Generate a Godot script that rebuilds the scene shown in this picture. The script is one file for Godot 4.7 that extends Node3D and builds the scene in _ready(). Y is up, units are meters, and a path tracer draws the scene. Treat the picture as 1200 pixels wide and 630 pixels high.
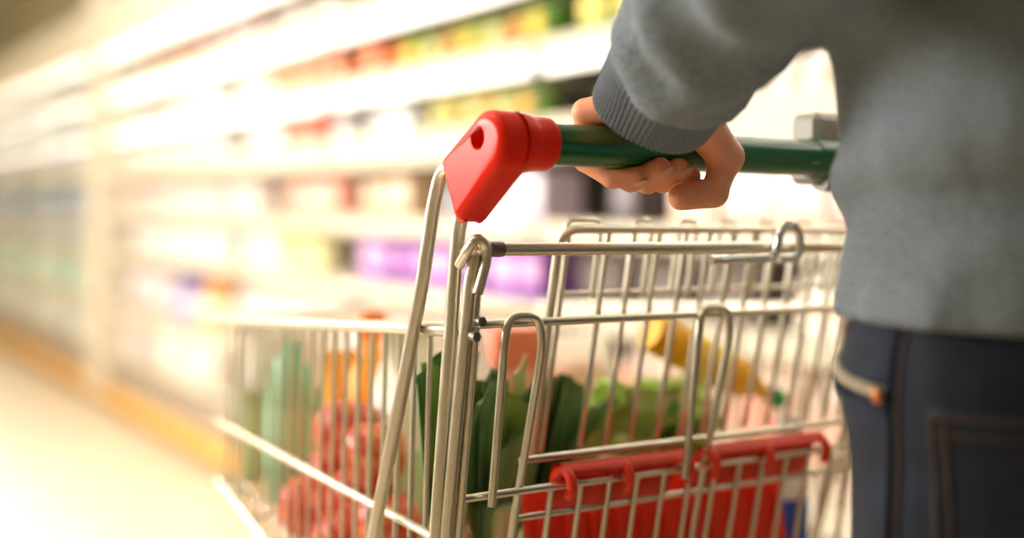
extends Node3D
# A shopper pushes a loaded wire trolley along a supermarket aisle of chilled display cases.

# ------------------------------------------------------------------ geometry collector
class Geo:
	var v := PackedVector3Array()
	var t := PackedInt32Array()      # counter-clockwise seen from outside
	var uv := PackedVector2Array()

	func tri(a: int, b: int, c: int) -> void:
		t.append(a); t.append(b); t.append(c)

	# rows of points; a ring runs counter-clockwise seen from the end the rows run towards
	func grid(rows: Array, wrap: bool, cap0 := false, cap1 := false) -> void:
		var base := v.size()
		var n: int = rows[0].size()
		var k := rows.size()
		for i in k:
			for j in n:
				v.append(rows[i][j])
				uv.append(Vector2(float(j) / float(n), float(i) / float(maxi(1, k - 1))))
		for i in k - 1:
			for j in (n if wrap else n - 1):
				var a := base + i * n + j
				var b := base + i * n + (j + 1) % n
				var c := a + n
				var d := b + n
				tri(a, b, d); tri(a, d, c)
		if cap0:
			fan(rows[0], true)
		if cap1:
			fan(rows[k - 1], false)

	func fan(ring, flip: bool) -> void:
		var base := v.size()
		var mid := Vector3.ZERO
		for p in ring:
			v.append(p); uv.append(Vector2.ZERO)
			mid += p
		v.append(mid / float(ring.size())); uv.append(Vector2.ZERO)
		var c := v.size() - 1
		var n: int = ring.size()
		for j in n:
			if flip: tri(base + (j + 1) % n, base + j, c)
			else: tri(base + j, base + (j + 1) % n, c)

	func tube(pts: Array, r, sides := 8, closed := false, caps := true) -> void:
		var n := pts.size()
		var rows := []
		var nrm := Vector3.ZERO
		for i in n:
			var p0: Vector3 = pts[(i - 1 + n) % n] if closed else pts[maxi(0, i - 1)]
			var p1: Vector3 = pts[(i + 1) % n] if closed else pts[mini(n - 1, i + 1)]
			var tg := (p1 - p0).normalized()
			if nrm == Vector3.ZERO:
				nrm = tg.cross(Vector3.UP if absf(tg.y) < 0.9 else Vector3.RIGHT)
			nrm = (nrm - tg * nrm.dot(tg)).normalized()
			var bi := tg.cross(nrm)
			var rr: float = r[i] if r is Array else r
			var ring := PackedVector3Array()
			for j in sides:
				var a := TAU * j / sides
				ring.append(pts[i] + (nrm * cos(a) + bi * sin(a)) * rr)
			rows.append(ring)
		if closed:
			rows.append(rows[0])
		grid(rows, true, caps and not closed, caps and not closed)

	# profile of [radius, height] turned about y, bottom to top
	func lathe(prof: Array, sides := 16, at := Vector3.ZERO) -> void:
		var rows := []
		for p in prof:
			var ring := PackedVector3Array()
			for j in sides:
				var a := -TAU * j / sides
				ring.append(at + Vector3(cos(a) * p[0], p[1], sin(a) * p[0]))
			rows.append(ring)
		grid(rows, true, true, true)

	func quad(a: Vector3, b: Vector3, c: Vector3, d: Vector3) -> void:
		var k := v.size()
		for p in [a, b, c, d]:
			v.append(p); uv.append(Vector2.ZERO)
		tri(k, k + 1, k + 2); tri(k, k + 2, k + 3)

	# box with chamfered edges; use with flat normals
	func box(at: Vector3, size: Vector3, bev := 0.004) -> void:
		var h := size / 2.0
		var b := minf(bev, minf(h.x, minf(h.y, h.z)) * 0.9)
		var f := func(sx, sy, sz, ax): # corner vertex that lies on the face of axis ax
			var q := Vector3(sx * (h.x - b), sy * (h.y - b), sz * (h.z - b))
			q[ax] = [sx, sy, sz][ax] * h[ax]
			return at + q
		for ax in 3:
			for s in [-1, 1]:
				var e1 := (ax + 1) % 3
				var e2 := (ax + 2) % 3
				var c := []
				for q in [[-1, -1], [1, -1], [1, 1], [-1, 1]]:
					var sg := [0, 0, 0]
					sg[ax] = s; sg[e1] = q[0]; sg[e2] = q[1]
					c.append(f.call(sg[0], sg[1], sg[2], ax))
				if s > 0: quad(c[0], c[1], c[2], c[3])
				else: quad(c[3], c[2], c[1], c[0])
		for ax in 3: # edges that run along ax
			var e1 := (ax + 1) % 3
			var e2 := (ax + 2) % 3
			for s1 in [-1, 1]:
				for s2 in [-1, 1]:
					var g := [0, 0, 0]
					g[e1] = s1; g[e2] = s2
					g[ax] = -1
					var a0 = f.call(g[0], g[1], g[2], e1)
					var b0 = f.call(g[0], g[1], g[2], e2)
					g[ax] = 1
					var a1 = f.call(g[0], g[1], g[2], e1)
					var b1 = f.call(g[0], g[1], g[2], e2)
					if s1 * s2 > 0: quad(a0, b0, b1, a1)
					else: quad(b0, a0, a1, b1)
		for sx in [-1, 1]:
			for sy in [-1, 1]:
				for sz in [-1, 1]:
					var k := v.size()
					for ax in 3:
						v.append(f.call(sx, sy, sz, ax)); uv.append(Vector2.ZERO)
					if sx * sy * sz > 0: tri(k, k + 1, k + 2)
					else: tri(k, k + 2, k + 1)

	func moved(x: Transform3D) -> Geo:
		for i in v.size():
			v[i] = x * v[i]
		return self

	func add(o: Geo) -> void:
		var k := v.size()
		v.append_array(o.v); uv.append_array(o.uv)
		for i in o.t:
			t.append(i + k)

	func mesh(flat := false) -> ArrayMesh:
		var vv := v
		var tt := t
		var uu := uv
		if flat:
			vv = PackedVector3Array(); tt = PackedInt32Array(); uu = PackedVector2Array()
			for i in t.size():
				vv.append(v[t[i]]); uu.append(uv[t[i]]); tt.append(i)
		var nn := PackedVector3Array()
		nn.resize(vv.size())
		var out := PackedInt32Array()
		out.resize(tt.size())
		for i in range(0, tt.size(), 3):
			var a := tt[i]; var b := tt[i + 1]; var c := tt[i + 2]
			var fn := (vv[b] - vv[a]).cross(vv[c] - vv[a])
			nn[a] += fn; nn[b] += fn; nn[c] += fn
			out[i] = a; out[i + 1] = c; out[i + 2] = b
		for i in nn.size():
			nn[i] = nn[i].normalized() if nn[i].length_squared() > 1e-24 else Vector3.UP
		var arr := []
		arr.resize(Mesh.ARRAY_MAX)
		arr[Mesh.ARRAY_VERTEX] = vv
		arr[Mesh.ARRAY_NORMAL] = nn
		arr[Mesh.ARRAY_TEX_UV] = uu
		arr[Mesh.ARRAY_INDEX] = out
		var m := ArrayMesh.new()
		m.add_surface_from_arrays(Mesh.PRIMITIVE_TRIANGLES, arr)
		return m


# ------------------------------------------------------------------ blended tapered capsules, meshed as surface nets
class Field:
	var a := PackedVector3Array()
	var ab := PackedVector3Array()
	var il := PackedFloat32Array()
	var ra := PackedFloat32Array()
	var rb := PackedFloat32Array()
	var fl := PackedFloat32Array()   # how much flatter the bone is along z
	var kk := PackedFloat32Array()
	var noise: FastNoiseLite
	var amp := 0.0
	var stretch := Vector3.ONE
	var planes := []                 # [normal, offset]: keeps what lies behind the plane

	func bone(p: Vector3, q: Vector3, r0: float, r1: float, k := 0.03, flat := 1.0) -> void:
		var f := Vector3(1, 1, flat)
		a.append(p * f); ab.append((q - p) * f)
		il.append(1.0 / maxf(1e-8, ((q - p) * f).length_squared()))
		ra.append(r0); rb.append(r1); fl.append(flat); kk.append(k)

	func dist(p: Vector3) -> float:
		var d := 1e3
		for i in a.size():
			var f := fl[i]
			var w := Vector3(p.x, p.y, p.z * f) - a[i]
			var h := clampf(w.dot(ab[i]) * il[i], 0.0, 1.0)
			var e := (w - ab[i] * h).length() - lerpf(ra[i], rb[i], h)
			if f > 1.01:
				e *= 0.8
			var k := kk[i]
			var g := k - absf(d - e)
			d = minf(d, e)
			if g > 0.0:
				d -= g * g * 0.25 / k
		if noise and absf(d) < 0.06:
			d -= amp * noise.get_noise_3dv(p * stretch)
		for pl in planes:
			d = maxf(d, p.dot(pl[0]) - pl[1])
		return d

	func net(lo: Vector3, hi: Vector3, cell: float) -> Geo:
		var n := Vector3i(((hi - lo) / cell).ceil()) + Vector3i(2, 2, 2)
		n = Vector3i((n.x + 3) / 4 * 4 + 1, (n.y + 3) / 4 * 4 + 1, (n.z + 3) / 4 * 4 + 1)
		var sx := 1
		var sy := n.x
		var sz := n.x * n.y
		var val := PackedFloat32Array()
		val.resize(n.x * n.y * n.z)
		val.fill(1.0)
		var done := PackedByteArray()
		done.resize(val.size())
		for bz in (n.z - 1) / 4:
			for by in (n.y - 1) / 4:
				for bx in (n.x - 1) / 4:
					var c := lo + Vector3(bx * 4 + 2, by * 4 + 2, bz * 4 + 2) * cell
					var dc := dist(c)
					var near := absf(dc) < cell * 5.0 + amp
					for z in range(bz * 4, bz * 4 + 5):
						for y in range(by * 4, by * 4 + 5):
							var row := z * sz + y * sy
							for x in range(bx * 4, bx * 4 + 5):
								var id := row + x
								if done[id]:
									continue
								if near:
									val[id] = dist(lo + Vector3(x, y, z) * cell)
									done[id] = 1
								else:
									val[id] = dc
		var g := Geo.new()
		var vid := {}
		var offs := [0, sx, sy, sx + sy, sz, sx + sz, sy + sz, sx + sy + sz]
		var pos := [Vector3(0, 0, 0), Vector3(1, 0, 0), Vector3(0, 1, 0), Vector3(1, 1, 0), Vector3(0, 0, 1), Vector3(1, 0, 1), Vector3(0, 1, 1), Vector3(1, 1, 1)]
		var edges := [[0, 1], [2, 3], [4, 5], [6, 7], [0, 2], [1, 3], [4, 6], [5, 7], [0, 4], [1, 5], [2, 6], [3, 7]]
		for z in n.z - 1:
			for y in n.y - 1:
				var row := z * sz + y * sy
				for x in n.x - 1:
					var id := row + x
					if not done[id]:
						continue
					var s0 := val[id] < 0.0
					var mixed := false
					for k in range(1, 8):
						if (val[id + offs[k]] < 0.0) != s0:
							mixed = true
							break
					if not mixed:
						continue
					var sum := Vector3.ZERO
					var cnt := 0
					for e in edges:
						var v0 := val[id + offs[e[0]]]
						var v1 := val[id + offs[e[1]]]
						if (v0 < 0.0) != (v1 < 0.0):
							sum += pos[e[0]].lerp(pos[e[1]], v0 / (v0 - v1))
							cnt += 1
					vid[id] = g.v.size()
					g.v.append(lo + (Vector3(x, y, z) + sum / cnt) * cell)
					g.uv.append(Vector2.ZERO)
		var axes := [[sx, sy, sz], [sy, sz, sx], [sz, sx, sy]]
		for id in vid.keys():
			for ax in axes:
				var v0: float = val[id]
				var v1: float = val[id + ax[0]]
				if (v0 < 0.0) == (v1 < 0.0):
					continue
				var i1: int = id - ax[1]
				var i2: int = id - ax[1] - ax[2]
				var i3: int = id - ax[2]
				if not (vid.has(i1) and vid.has(i2) and vid.has(i3)):
					continue
				var q0: int = vid[id]; var q1: int = vid[i1]; var q2: int = vid[i2]; var q3: int = vid[i3]
				if v0 < 0.0:
					g.tri(q0, q1, q2); g.tri(q0, q2, q3)
				else:
					g.tri(q0, q2, q1); g.tri(q0, q3, q2)
		return g


# ------------------------------------------------------------------ small helpers
var M := {}
var taken := {}
var rng := RandomNumberGenerator.new()
const CART_AT := Vector3(0.534, 0.0, -0.850)
const CART_TURN := 4.2527

func numbered(n: String) -> String:
	taken[n] = taken.get(n, -1) + 1
	return n if taken[n] == 0 else "%s_%03d" % [n, taken[n]]

func obj(called: String, m: Mesh, mt: Material, parent: Node, x := Transform3D()) -> MeshInstance3D:
	var o := MeshInstance3D.new()
	o.name = called
	o.mesh = m
	o.material_override = mt
	o.transform = x
	parent.add_child(o, true)
	return o

func tag(o: Node, label: String, category: String, group := "") -> void:
	o.set_meta("label", label)
	o.set_meta("category", category)
	if group:
		o.set_meta("group", group)

func thing(called: String, label: String, category: String, at := Vector3.ZERO, turn := 0.0, group := "") -> Node3D:
	var o := Node3D.new()
	o.name = numbered(called)
	add_child(o)
	o.position = at
	o.rotation.y = turn
	tag(o, label, category, group)
	return o

func structure(called: String, m: Mesh, mt: Material) -> MeshInstance3D:
	var o := obj(called, m, mt, self)
	o.set_meta("kind", "structure")
	return o

func mat(key: String, c: Color, rough := 0.6, metal := 0.0) -> StandardMaterial3D:
	if M.has(key):
		return M[key]
	var m := StandardMaterial3D.new()
	m.resource_name = key
	m.albedo_color = c
	m.roughness = rough
	m.metallic = metal
	M[key] = m
	return m

func hue(hexa: String, rough := 0.45) -> StandardMaterial3D:
	return mat("print_" + hexa + str(rough), Color(hexa), rough)

func noise_tex(freq: float, c0: Color, c1: Color, size := 512, octaves := 4, sd := 1, contrast := 0.0) -> NoiseTexture2D:
	var n := FastNoiseLite.new()
	n.noise_type = FastNoiseLite.TYPE_SIMPLEX_SMOOTH
	n.frequency = freq
	n.fractal_octaves = octaves
	n.seed = sd
	var t := NoiseTexture2D.new()
	t.width = size; t.height = size
	t.seamless = true
	t.noise = n
	var g := Gradient.new()
	g.offsets = PackedFloat32Array([0.0 + contrast, 1.0 - contrast])
	g.colors = PackedColorArray([c0, c1])
	t.color_ramp = g
	return t

func rounded(pts: Array, rad: float, n := 5) -> Array:
	var out := [pts[0]]
	for i in range(1, pts.size() - 1):
		var p: Vector3 = pts[i]
		var d0: Vector3 = pts[i - 1] - p
		var d1: Vector3 = pts[i + 1] - p
		var r := minf(rad, minf(d0.length(), d1.length()) * 0.49)
		var a := p + d0.normalized() * r
		var b := p + d1.normalized() * r
		for k in n + 1:
			var s := float(k) / n
			out.append(a.lerp(p, s).lerp(p.lerp(b, s), s))
	out.append(pts[pts.size() - 1])
	return out

func spline(pts: Array, n := 6) -> Array:
	var out := []
	for i in pts.size() - 1:
		var p0: Vector3 = pts[maxi(0, i - 1)]
		var p1: Vector3 = pts[i]
		var p2: Vector3 = pts[i + 1]
		var p3: Vector3 = pts[mini(pts.size() - 1, i + 2)]
		for k in n:
			out.append(p1.cubic_interpolate(p2, p0, p3, float(k) / n))
	out.append(pts[pts.size() - 1])
	return out

func C(u: float, y: float, w: float) -> Vector3:   # trolley frame: right, up, forward
	return Vector3(u, y, -w)

func cart_frame() -> Transform3D:
	return Transform3D(Basis(Vector3.UP, deg_to_rad(CART_TURN)), CART_AT)

func rod(parent: Node, called: String, pts: Array, r: float, mt: Material, fillet := 0.0, sides := 8) -> MeshInstance3D:
	var g := Geo.new()
	g.tube(rounded(pts, fillet) if fillet > 0.0 else pts, r, sides)
	return obj(called, g.mesh(), mt, parent)

func boxed(parent: Node, called: String, at: Vector3, size: Vector3, mt: Material, bev := 0.004) -> MeshInstance3D:
	var g := Geo.new()
	g.box(Vector3.ZERO, size, bev)
	return obj(called, g.mesh(true), mt, parent, Transform3D(Basis(), at))


# ------------------------------------------------------------------ main
func _ready() -> void:
	rng.seed = 11
	make_view()
	make_materials()
	make_room()
	make_ceiling_lights()
	make_cases()
	make_products()
	make_cart()
	make_groceries()
	make_person()


func make_view() -> void:
	var cam := Camera3D.new()
	cam.name = "camera"
	cam.transform = Transform3D(Basis(Vector3(0.8598, 0.0141, 0.5104), Vector3(0.0108, 0.9989, -0.0457), Vector3(-0.5105, 0.0449, 0.8587)).orthonormalized(), Vector3(0, 0.96, 0))
	cam.fov = 23.72
	cam.near = 0.02
	cam.far = 100.0
	var at := CameraAttributesPhysical.new()
	at.frustum_focal_length = 57.14
	at.exposure_aperture = 1.75
	at.frustum_focus_distance = 1.04
	at.frustum_near = 0.02
	at.frustum_far = 100.0
	cam.attributes = at
	add_child(cam)
	cam.current = true
	var we := WorldEnvironment.new()
	we.name = "environment"
	var e := Environment.new()
	e.background_mode = Environment.BG_COLOR
	e.background_color = Color(0.02, 0.02, 0.02)
	e.tonemap_mode = Environment.TONE_MAPPER_LINEAR
	e.tonemap_exposure = 1.12
	e.sdfgi_enabled = true
	e.ssao_enabled = true
	e.ssil_enabled = true
	we.environment = e
	add_child(we)


func make_materials() -> void:
	var zinc := mat("zinc", Color(0.85, 0.83, 0.77), 0.40, 1.0)
	zinc.roughness_texture = noise_tex(0.02, Color(0.75, 0.75, 0.75), Color(1, 1, 1), 256)
	zinc.uv1_triplanar = true
	zinc.uv1_scale = Vector3(6, 6, 6)
	mat("chrome", Color(0.86, 0.86, 0.86), 0.16, 1.0)
	mat("zinc_dull", Color(0.52, 0.50, 0.46), 0.5, 1.0)
	var red := mat("red_plastic", Color(0.95, 0.155, 0.05), 0.30)
	red.metallic_specular = 0.33
	mat("red_flap", Color(0.95, 0.22, 0.09), 0.42)
	var gr := mat("green_plastic", Color(0.01, 0.38, 0.20), 0.26)
	gr.clearcoat_enabled = true
	gr.clearcoat = 0.3
	gr.clearcoat_roughness = 0.2
	mat("grey_plastic", Color(0.62, 0.60, 0.57), 0.45)
	mat("dark_plastic", Color(0.10, 0.10, 0.10), 0.5)
	mat("rubber", Color(0.16, 0.16, 0.16), 0.8)
	var fl := mat("floor_tile", Color(0.94, 0.885, 0.80), 0.30)
	fl.albedo_texture = noise_tex(0.01, Color(0.94, 0.93, 0.91), Color(1, 1, 1), 512)
	fl.uv1_triplanar = true
	fl.uv1_scale = Vector3(0.5, 0.5, 0.5)
	mat("wall_paint", Color(0.90, 0.87, 0.76), 0.9)
	mat("ceiling_paint", Color(0.93, 0.91, 0.83), 0.9)
	mat("case_white", Color(0.92, 0.89, 0.82), 0.5)
	mat("case_cream", Color(0.86, 0.82, 0.74), 0.5)
	mat("case_grey", Color(0.66, 0.60, 0.53), 0.5)
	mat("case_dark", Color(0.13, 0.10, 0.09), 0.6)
	mat("bumper_orange", Color(0.97, 0.74, 0.36), 0.45)
	var lamp := mat("strip_glow", Color(1, 1, 1), 0.6)
	lamp.emission_enabled = true
	lamp.emission = Color(1.0, 0.965, 0.90)
	lamp.emission_energy_multiplier = 1.15
	var tub := mat("tube_glow", Color(1, 1, 1), 0.6)
	tub.emission_enabled = true
	tub.emission = Color(1.0, 0.97, 0.92)
	tub.emission_energy_multiplier = 4.0
	var skin := mat("skin", Color(0.93, 0.67, 0.52), 0.48)
	skin.subsurf_scatter_enabled = true
	skin.subsurf_scatter_strength = 0.25
	skin.albedo_texture = noise_tex(0.015, Color(0.97, 0.90, 0.87), Color(1, 1, 1), 256, 4, 5)
	skin.uv1_triplanar = true
	skin.uv1_scale = Vector3(9, 9, 9)
	mat("nail", Color(0.93, 0.68, 0.55), 0.35)
	var knit := mat("knit", Color(0.55, 0.60, 0.645), 0.92)
	knit.albedo_texture = noise_tex(0.11, Color(0.66, 0.66, 0.66), Color(1, 1, 1), 512, 3, 9, 0.28)
	knit.uv1_triplanar = true
	knit.uv1_scale = Vector3(5, 5, 5)
	knit.rim_enabled = true
	knit.rim = 0.35
	knit.heightmap_enabled = true
	knit.heightmap_texture = noise_tex(0.16, Color(0, 0, 0), Color(1, 1, 1), 512, 2, 12)
	knit.heightmap_scale = 0.08
	var cuff := mat("cuff_knit", Color(0.50, 0.54, 0.59), 0.92)
	cuff.albedo_texture = knit.albedo_texture
	cuff.uv1_triplanar = true
	cuff.uv1_scale = Vector3(8, 8, 8)
	cuff.rim_enabled = true
	cuff.rim = 0.3
	var den := mat("denim", Color(0.12, 0.165, 0.26), 0.85)
	den.albedo_texture = noise_tex(0.012, Color(0.40, 0.42, 0.46), Color(1, 1, 1), 512, 5, 21, 0.15)
	den.uv1_triplanar = true
	den.uv1_scale = Vector3(2.2, 2.2, 2.2)
	den.heightmap_enabled = true
	den.heightmap_texture = noise_tex(0.2, Color(0, 0, 0), Color(1, 1, 1), 256, 2, 3)
	den.heightmap_scale = 0.05
	mat("denim_worn", Color(0.62, 0.58, 0.50), 0.9)
	mat("thread", Color(0.30, 0.22, 0.15), 0.8)
	mat("copper", Color(0.72, 0.47, 0.33), 0.4, 1.0)
	mat("hair", Color(0.16, 0.10, 0.07), 0.6)
	mat("leather", Color(0.20, 0.14, 0.10), 0.5)


# ------------------------------------------------------------------ setting
func make_room() -> void:
	var g := Geo.new()
	g.box(Vector3(-0.3, -0.06, -5.0), Vector3(6.2, 0.12, 22.0), 0.01)
	structure("floor", g.mesh(true), M.floor_tile)
	g = Geo.new()
	g.box(Vector3(-0.3, 3.16, -5.0), Vector3(6.2, 0.12, 22.0), 0.01)
	structure("ceiling", g.mesh(true), M.ceiling_paint)
	for w in [["wall_right", Vector3(2.55, 1.55, -5.0), Vector3(0.12, 3.1, 22.0)], ["wall_left", Vector3(-3.15, 1.55, -5.0), Vector3(0.12, 3.1, 22.0)], ["wall_front", Vector3(-0.3, 1.55, -15.9), Vector3(5.6, 3.1, 0.12)], ["wall_back", Vector3(-0.3, 1.55, 5.9), Vector3(5.6, 3.1, 0.12)]]:
		g = Geo.new()
		g.box(w[1], w[2], 0.005)
		structure(w[0], g.mesh(true), M.wall_paint)


func make_ceiling_lights() -> void:
	var spots := []
	for z in [-2.3, -4.3, -6.3, -8.3, -10.3, -12.3]:
		spots.append(Vector3(-0.75, 3.1, z))
	var n := 0
	for p in spots:
		var t := thing("ceiling_light", "long white ceiling lamp with two bright tubes above the aisle", "lamp", p, 0.0, "ceiling lamps above the aisle")
		boxed(t, "housing", Vector3(0, -0.035, 0), Vector3(0.34, 0.06, 1.5), M.case_white, 0.008)
		for s in [-1, 1]:
			var g := Geo.new()
			g.tube([Vector3(s * 0.08, -0.085, -0.72), Vector3(s * 0.08, -0.085, 0.72)], 0.016, 10)
			obj("lamp_tube", g.mesh(), M.tube_glow, t)
			for e in [-1, 1]:
				boxed(t, "tube_holder", Vector3(s * 0.08, -0.08, e * 0.735), Vector3(0.04, 0.045, 0.03), M.case_white, 0.004)
		var l := AreaLight3D.new()
		l.name = "lamp_light_%d" % n
		l.area_size = Vector2(0.3, 1.45)
		l.light_color = Color(1.0, 0.972, 0.935)
		l.light_energy = 1.25
		l.area_range = 20.0
		l.shadow_enabled = true
		l.rotation.x = -PI / 2
		l.position = Vector3(0, -0.11, 0)
		t.add_child(l)
		n += 1


const FRONT := 1.47     # x of the shelf edges
const DECKS := [0.26, 0.49, 0.76, 0.94, 1.165, 1.335, 1.545]
const LIP := [0.045, 0.045, 0.045, 0.05, 0.09, 0.075, 0.10]
const BAY := 1.18
const LEFT_FRONT := -1.20   # shelf edges of the unseen row added across the aisle
const BAY0 := -0.03     # the joints stand at BAY0 - n * BAY
const RUN1 := -6.29     # far end of the first run of cases; then the wide post
const RUN2 := -6.53     # near end of the second run

func make_cases() -> void:
	var names := [
		"cream chilled display case holding white cartons, near end of the row",
		"cream chilled display case with shade painted dark on its back panel and half-empty shelves",
		"cream chilled display case with purple boxes on a middle shelf",
		"cream chilled display case with salmon packs and orange cartons",
		"cream chilled display case with pale packs and lilac cups",
		"cream chilled display case with dark red packs beside the wide post",
		"cream chilled display case with pale blue packs beside the wide post",
		"cream chilled display case with pale blue packs, second beyond the wide post",
		"cream chilled display case with pale blue packs, third beyond the wide post",
		"cream chilled display case with pale blue packs, fourth beyond the wide post"]
	for b in 10:
		var z1: float = BAY0 - b * BAY if b < 6 else RUN2 - (b - 6) * BAY
		var z0: float = RUN1 if b == 5 else z1 - BAY
		var zc := (z0 + z1) / 2.0
		var len := z1 - z0 - 0.006
		var t := thing("display_case", names[b], "display case", Vector3(FRONT, 0, zc), 0.0, "chilled display cases along the aisle")
		fill_case(t, len, b <= 2)  # the nearest cases get a back panel coloured dark for shade
	# unseen row added across the aisle to light the shopper from the left
	for b in 3:
		var far := ["nearest the shopper", "middle one of its row", "last of its row"]
		var t := thing("display_case", "empty lit display case added unseen for side light across the aisle from the trolley, " + far[b], "display case", Vector3(LEFT_FRONT, 0, BAY0 - 0.4 - (b + 1.5) * BAY), PI, "display cases added for light on the opposite side")
		fill_case(t, BAY - 0.006, false)
	# wide post between the two runs of cases
	var pz := (RUN1 + RUN2) / 2
	var p := thing("divider_post", "wide cream post between two runs of display cases", "post", Vector3(FRONT - 0.02, 0, pz))
	boxed(p, "casing", Vector3(0.35, 1.03, 0), Vector3(0.74, 2.02, 0.234), M.case_cream, 0.01)
	boxed(p, "foot", Vector3(0.34, 0.012, 0), Vector3(0.70, 0.02, 0.20), M.case_dark, 0.002)
	boxed(p, "top_cap", Vector3(0.35, 2.05, 0), Vector3(0.76, 0.018, 0.234), M.case_grey, 0.003)
	# one lamp for each lit edge, as long as the run
	for run in [[BAY0, RUN1], [RUN2, RUN2 - 4 * BAY]]:
		for s in [[1.279, 0.037], [1.470, 0.05], [1.658, 0.056]]:
			var l := AreaLight3D.new()
			l.name = numbered("strip_light")
			l.area_size = Vector2(run[0] - run[1], s[1])
			l.light_color = Color(1.0, 0.965, 0.90)
			l.light_energy = (0.10 if run[0] > RUN1 else 0.3) * (run[0] - run[1])
			l.area_range = 20.0
			l.shadow_enabled = true
			l.position = Vector3(FRONT - 0.055, s[0], (run[0] + run[1]) / 2)
			l.rotation.y = PI / 2
			add_child(l)
	for s in [[1.279, 0.037], [1.470, 0.05], [1.658, 0.056]]:  # strip lamps of the added row, out of view
		var l := AreaLight3D.new()
		l.name = numbered("strip_light")
		l.area_size = Vector2(3 * BAY, s[1])
		l.light_color = Color(1.0, 0.975, 0.94)
		l.light_energy = 1.3 * 3 * BAY
		l.area_range = 20.0
		l.shadow_enabled = true
		l.position = Vector3(LEFT_FRONT + 0.055, s[0], BAY0 - 0.4 - 2.5 * BAY)
		l.rotation.y = -PI / 2
		add_child(l)


func fill_case(t: Node3D, len: float, dark: bool) -> void:
	boxed(t, "base", Vector3(0.33, 0.12, 0), Vector3(0.66, 0.20, len), M.case_grey, 0.006)
	boxed(t, "kick_shade", Vector3(0.30, 0.012, 0), Vector3(0.60, 0.024, len), M.case_dark, 0.002)  # its dark colour stands for the shadow line along the floor
	var bp := Geo.new()
	bp.tube([Vector3(-0.018, 0.065, -len / 2), Vector3(-0.018, 0.065, len / 2)], 0.034, 12)
	obj("bumper", bp.mesh(), M.bumper_orange, t)
	boxed(t, "back_panel", Vector3(0.69, 1.08, 0), Vector3(0.04, 1.72, len), M.case_dark if dark else M.case_cream, 0.004)  # dark version: shade behind the goods put into the panel colour
	for i in DECKS.size():
		var y: float = DECKS[i]
		var d := 0.66
		var sh := boxed(t, "shelf", Vector3(d / 2 + 0.012, y - 0.012, 0), Vector3(d - 0.02, 0.022, len - 0.02), M.case_white, 0.003)
		if i == 0:
			continue
		var lp: float = LIP[i]
		var bright := i >= 5
		# the price rail: a lit diffuser on the two upper shelves
		if bright:
			boxed(sh, "price_rail", Vector3(-d / 2 - 0.004, 0.012 - lp * 0.24, 0), Vector3(0.014, lp * 0.48, len - 0.02), M.case_cream, 0.003)
			boxed(sh, "light_diffuser", Vector3(-d / 2 - 0.003, 0.012 - lp * 0.75, 0), Vector3(0.014, lp * 0.5, len - 0.05), M.strip_glow, 0.003)
		else:
			boxed(sh, "price_rail", Vector3(-d / 2 - 0.004, 0.012 - lp / 2, 0), Vector3(0.014, lp, len - 0.02), M.case_cream, 0.003)
		for e in [-1, 1]:
			boxed(sh, "bracket", Vector3(0.02, -0.035, e * (len / 2 - 0.03)), Vector3(0.5, 0.045, 0.012), M.case_dark if dark else M.case_grey, 0.003)
	var cp := boxed(t, "canopy", Vector3(0.33, 1.83, 0), Vector3(0.70, 0.20, len), M.case_cream, 0.01)
	boxed(cp, "light_diffuser", Vector3(-0.358, -0.172, 0), Vector3(0.014, 0.056, len - 0.05), M.strip_glow, 0.003)
	boxed(cp, "fascia", Vector3(-0.358, -0.118, 0), Vector3(0.014, 0.048, len - 0.02), M.case_cream, 0.003)
	boxed(cp, "light_backing", Vector3(-0.335, -0.145, 0), Vector3(0.02, 0.11, len - 0.02), M.case_white, 0.003)
	var gl := boxed(t, "dark_slot", Vector3(0.28, 1.99, 0), Vector3(0.42, 0.10, len - 0.12), M.case_dark, 0.004)  # solid dark box in place of the slot above the canopy
	for k in 4:
		boxed(gl, "slot_slat", Vector3(-0.214, -0.036 + k * 0.024, 0), Vector3(0.008, 0.008, len - 0.16), M.case_cream, 0.002)


# ------------------------------------------------------------------ goods on the shelves: unit shapes, scaled to size
var unit := {}

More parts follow.
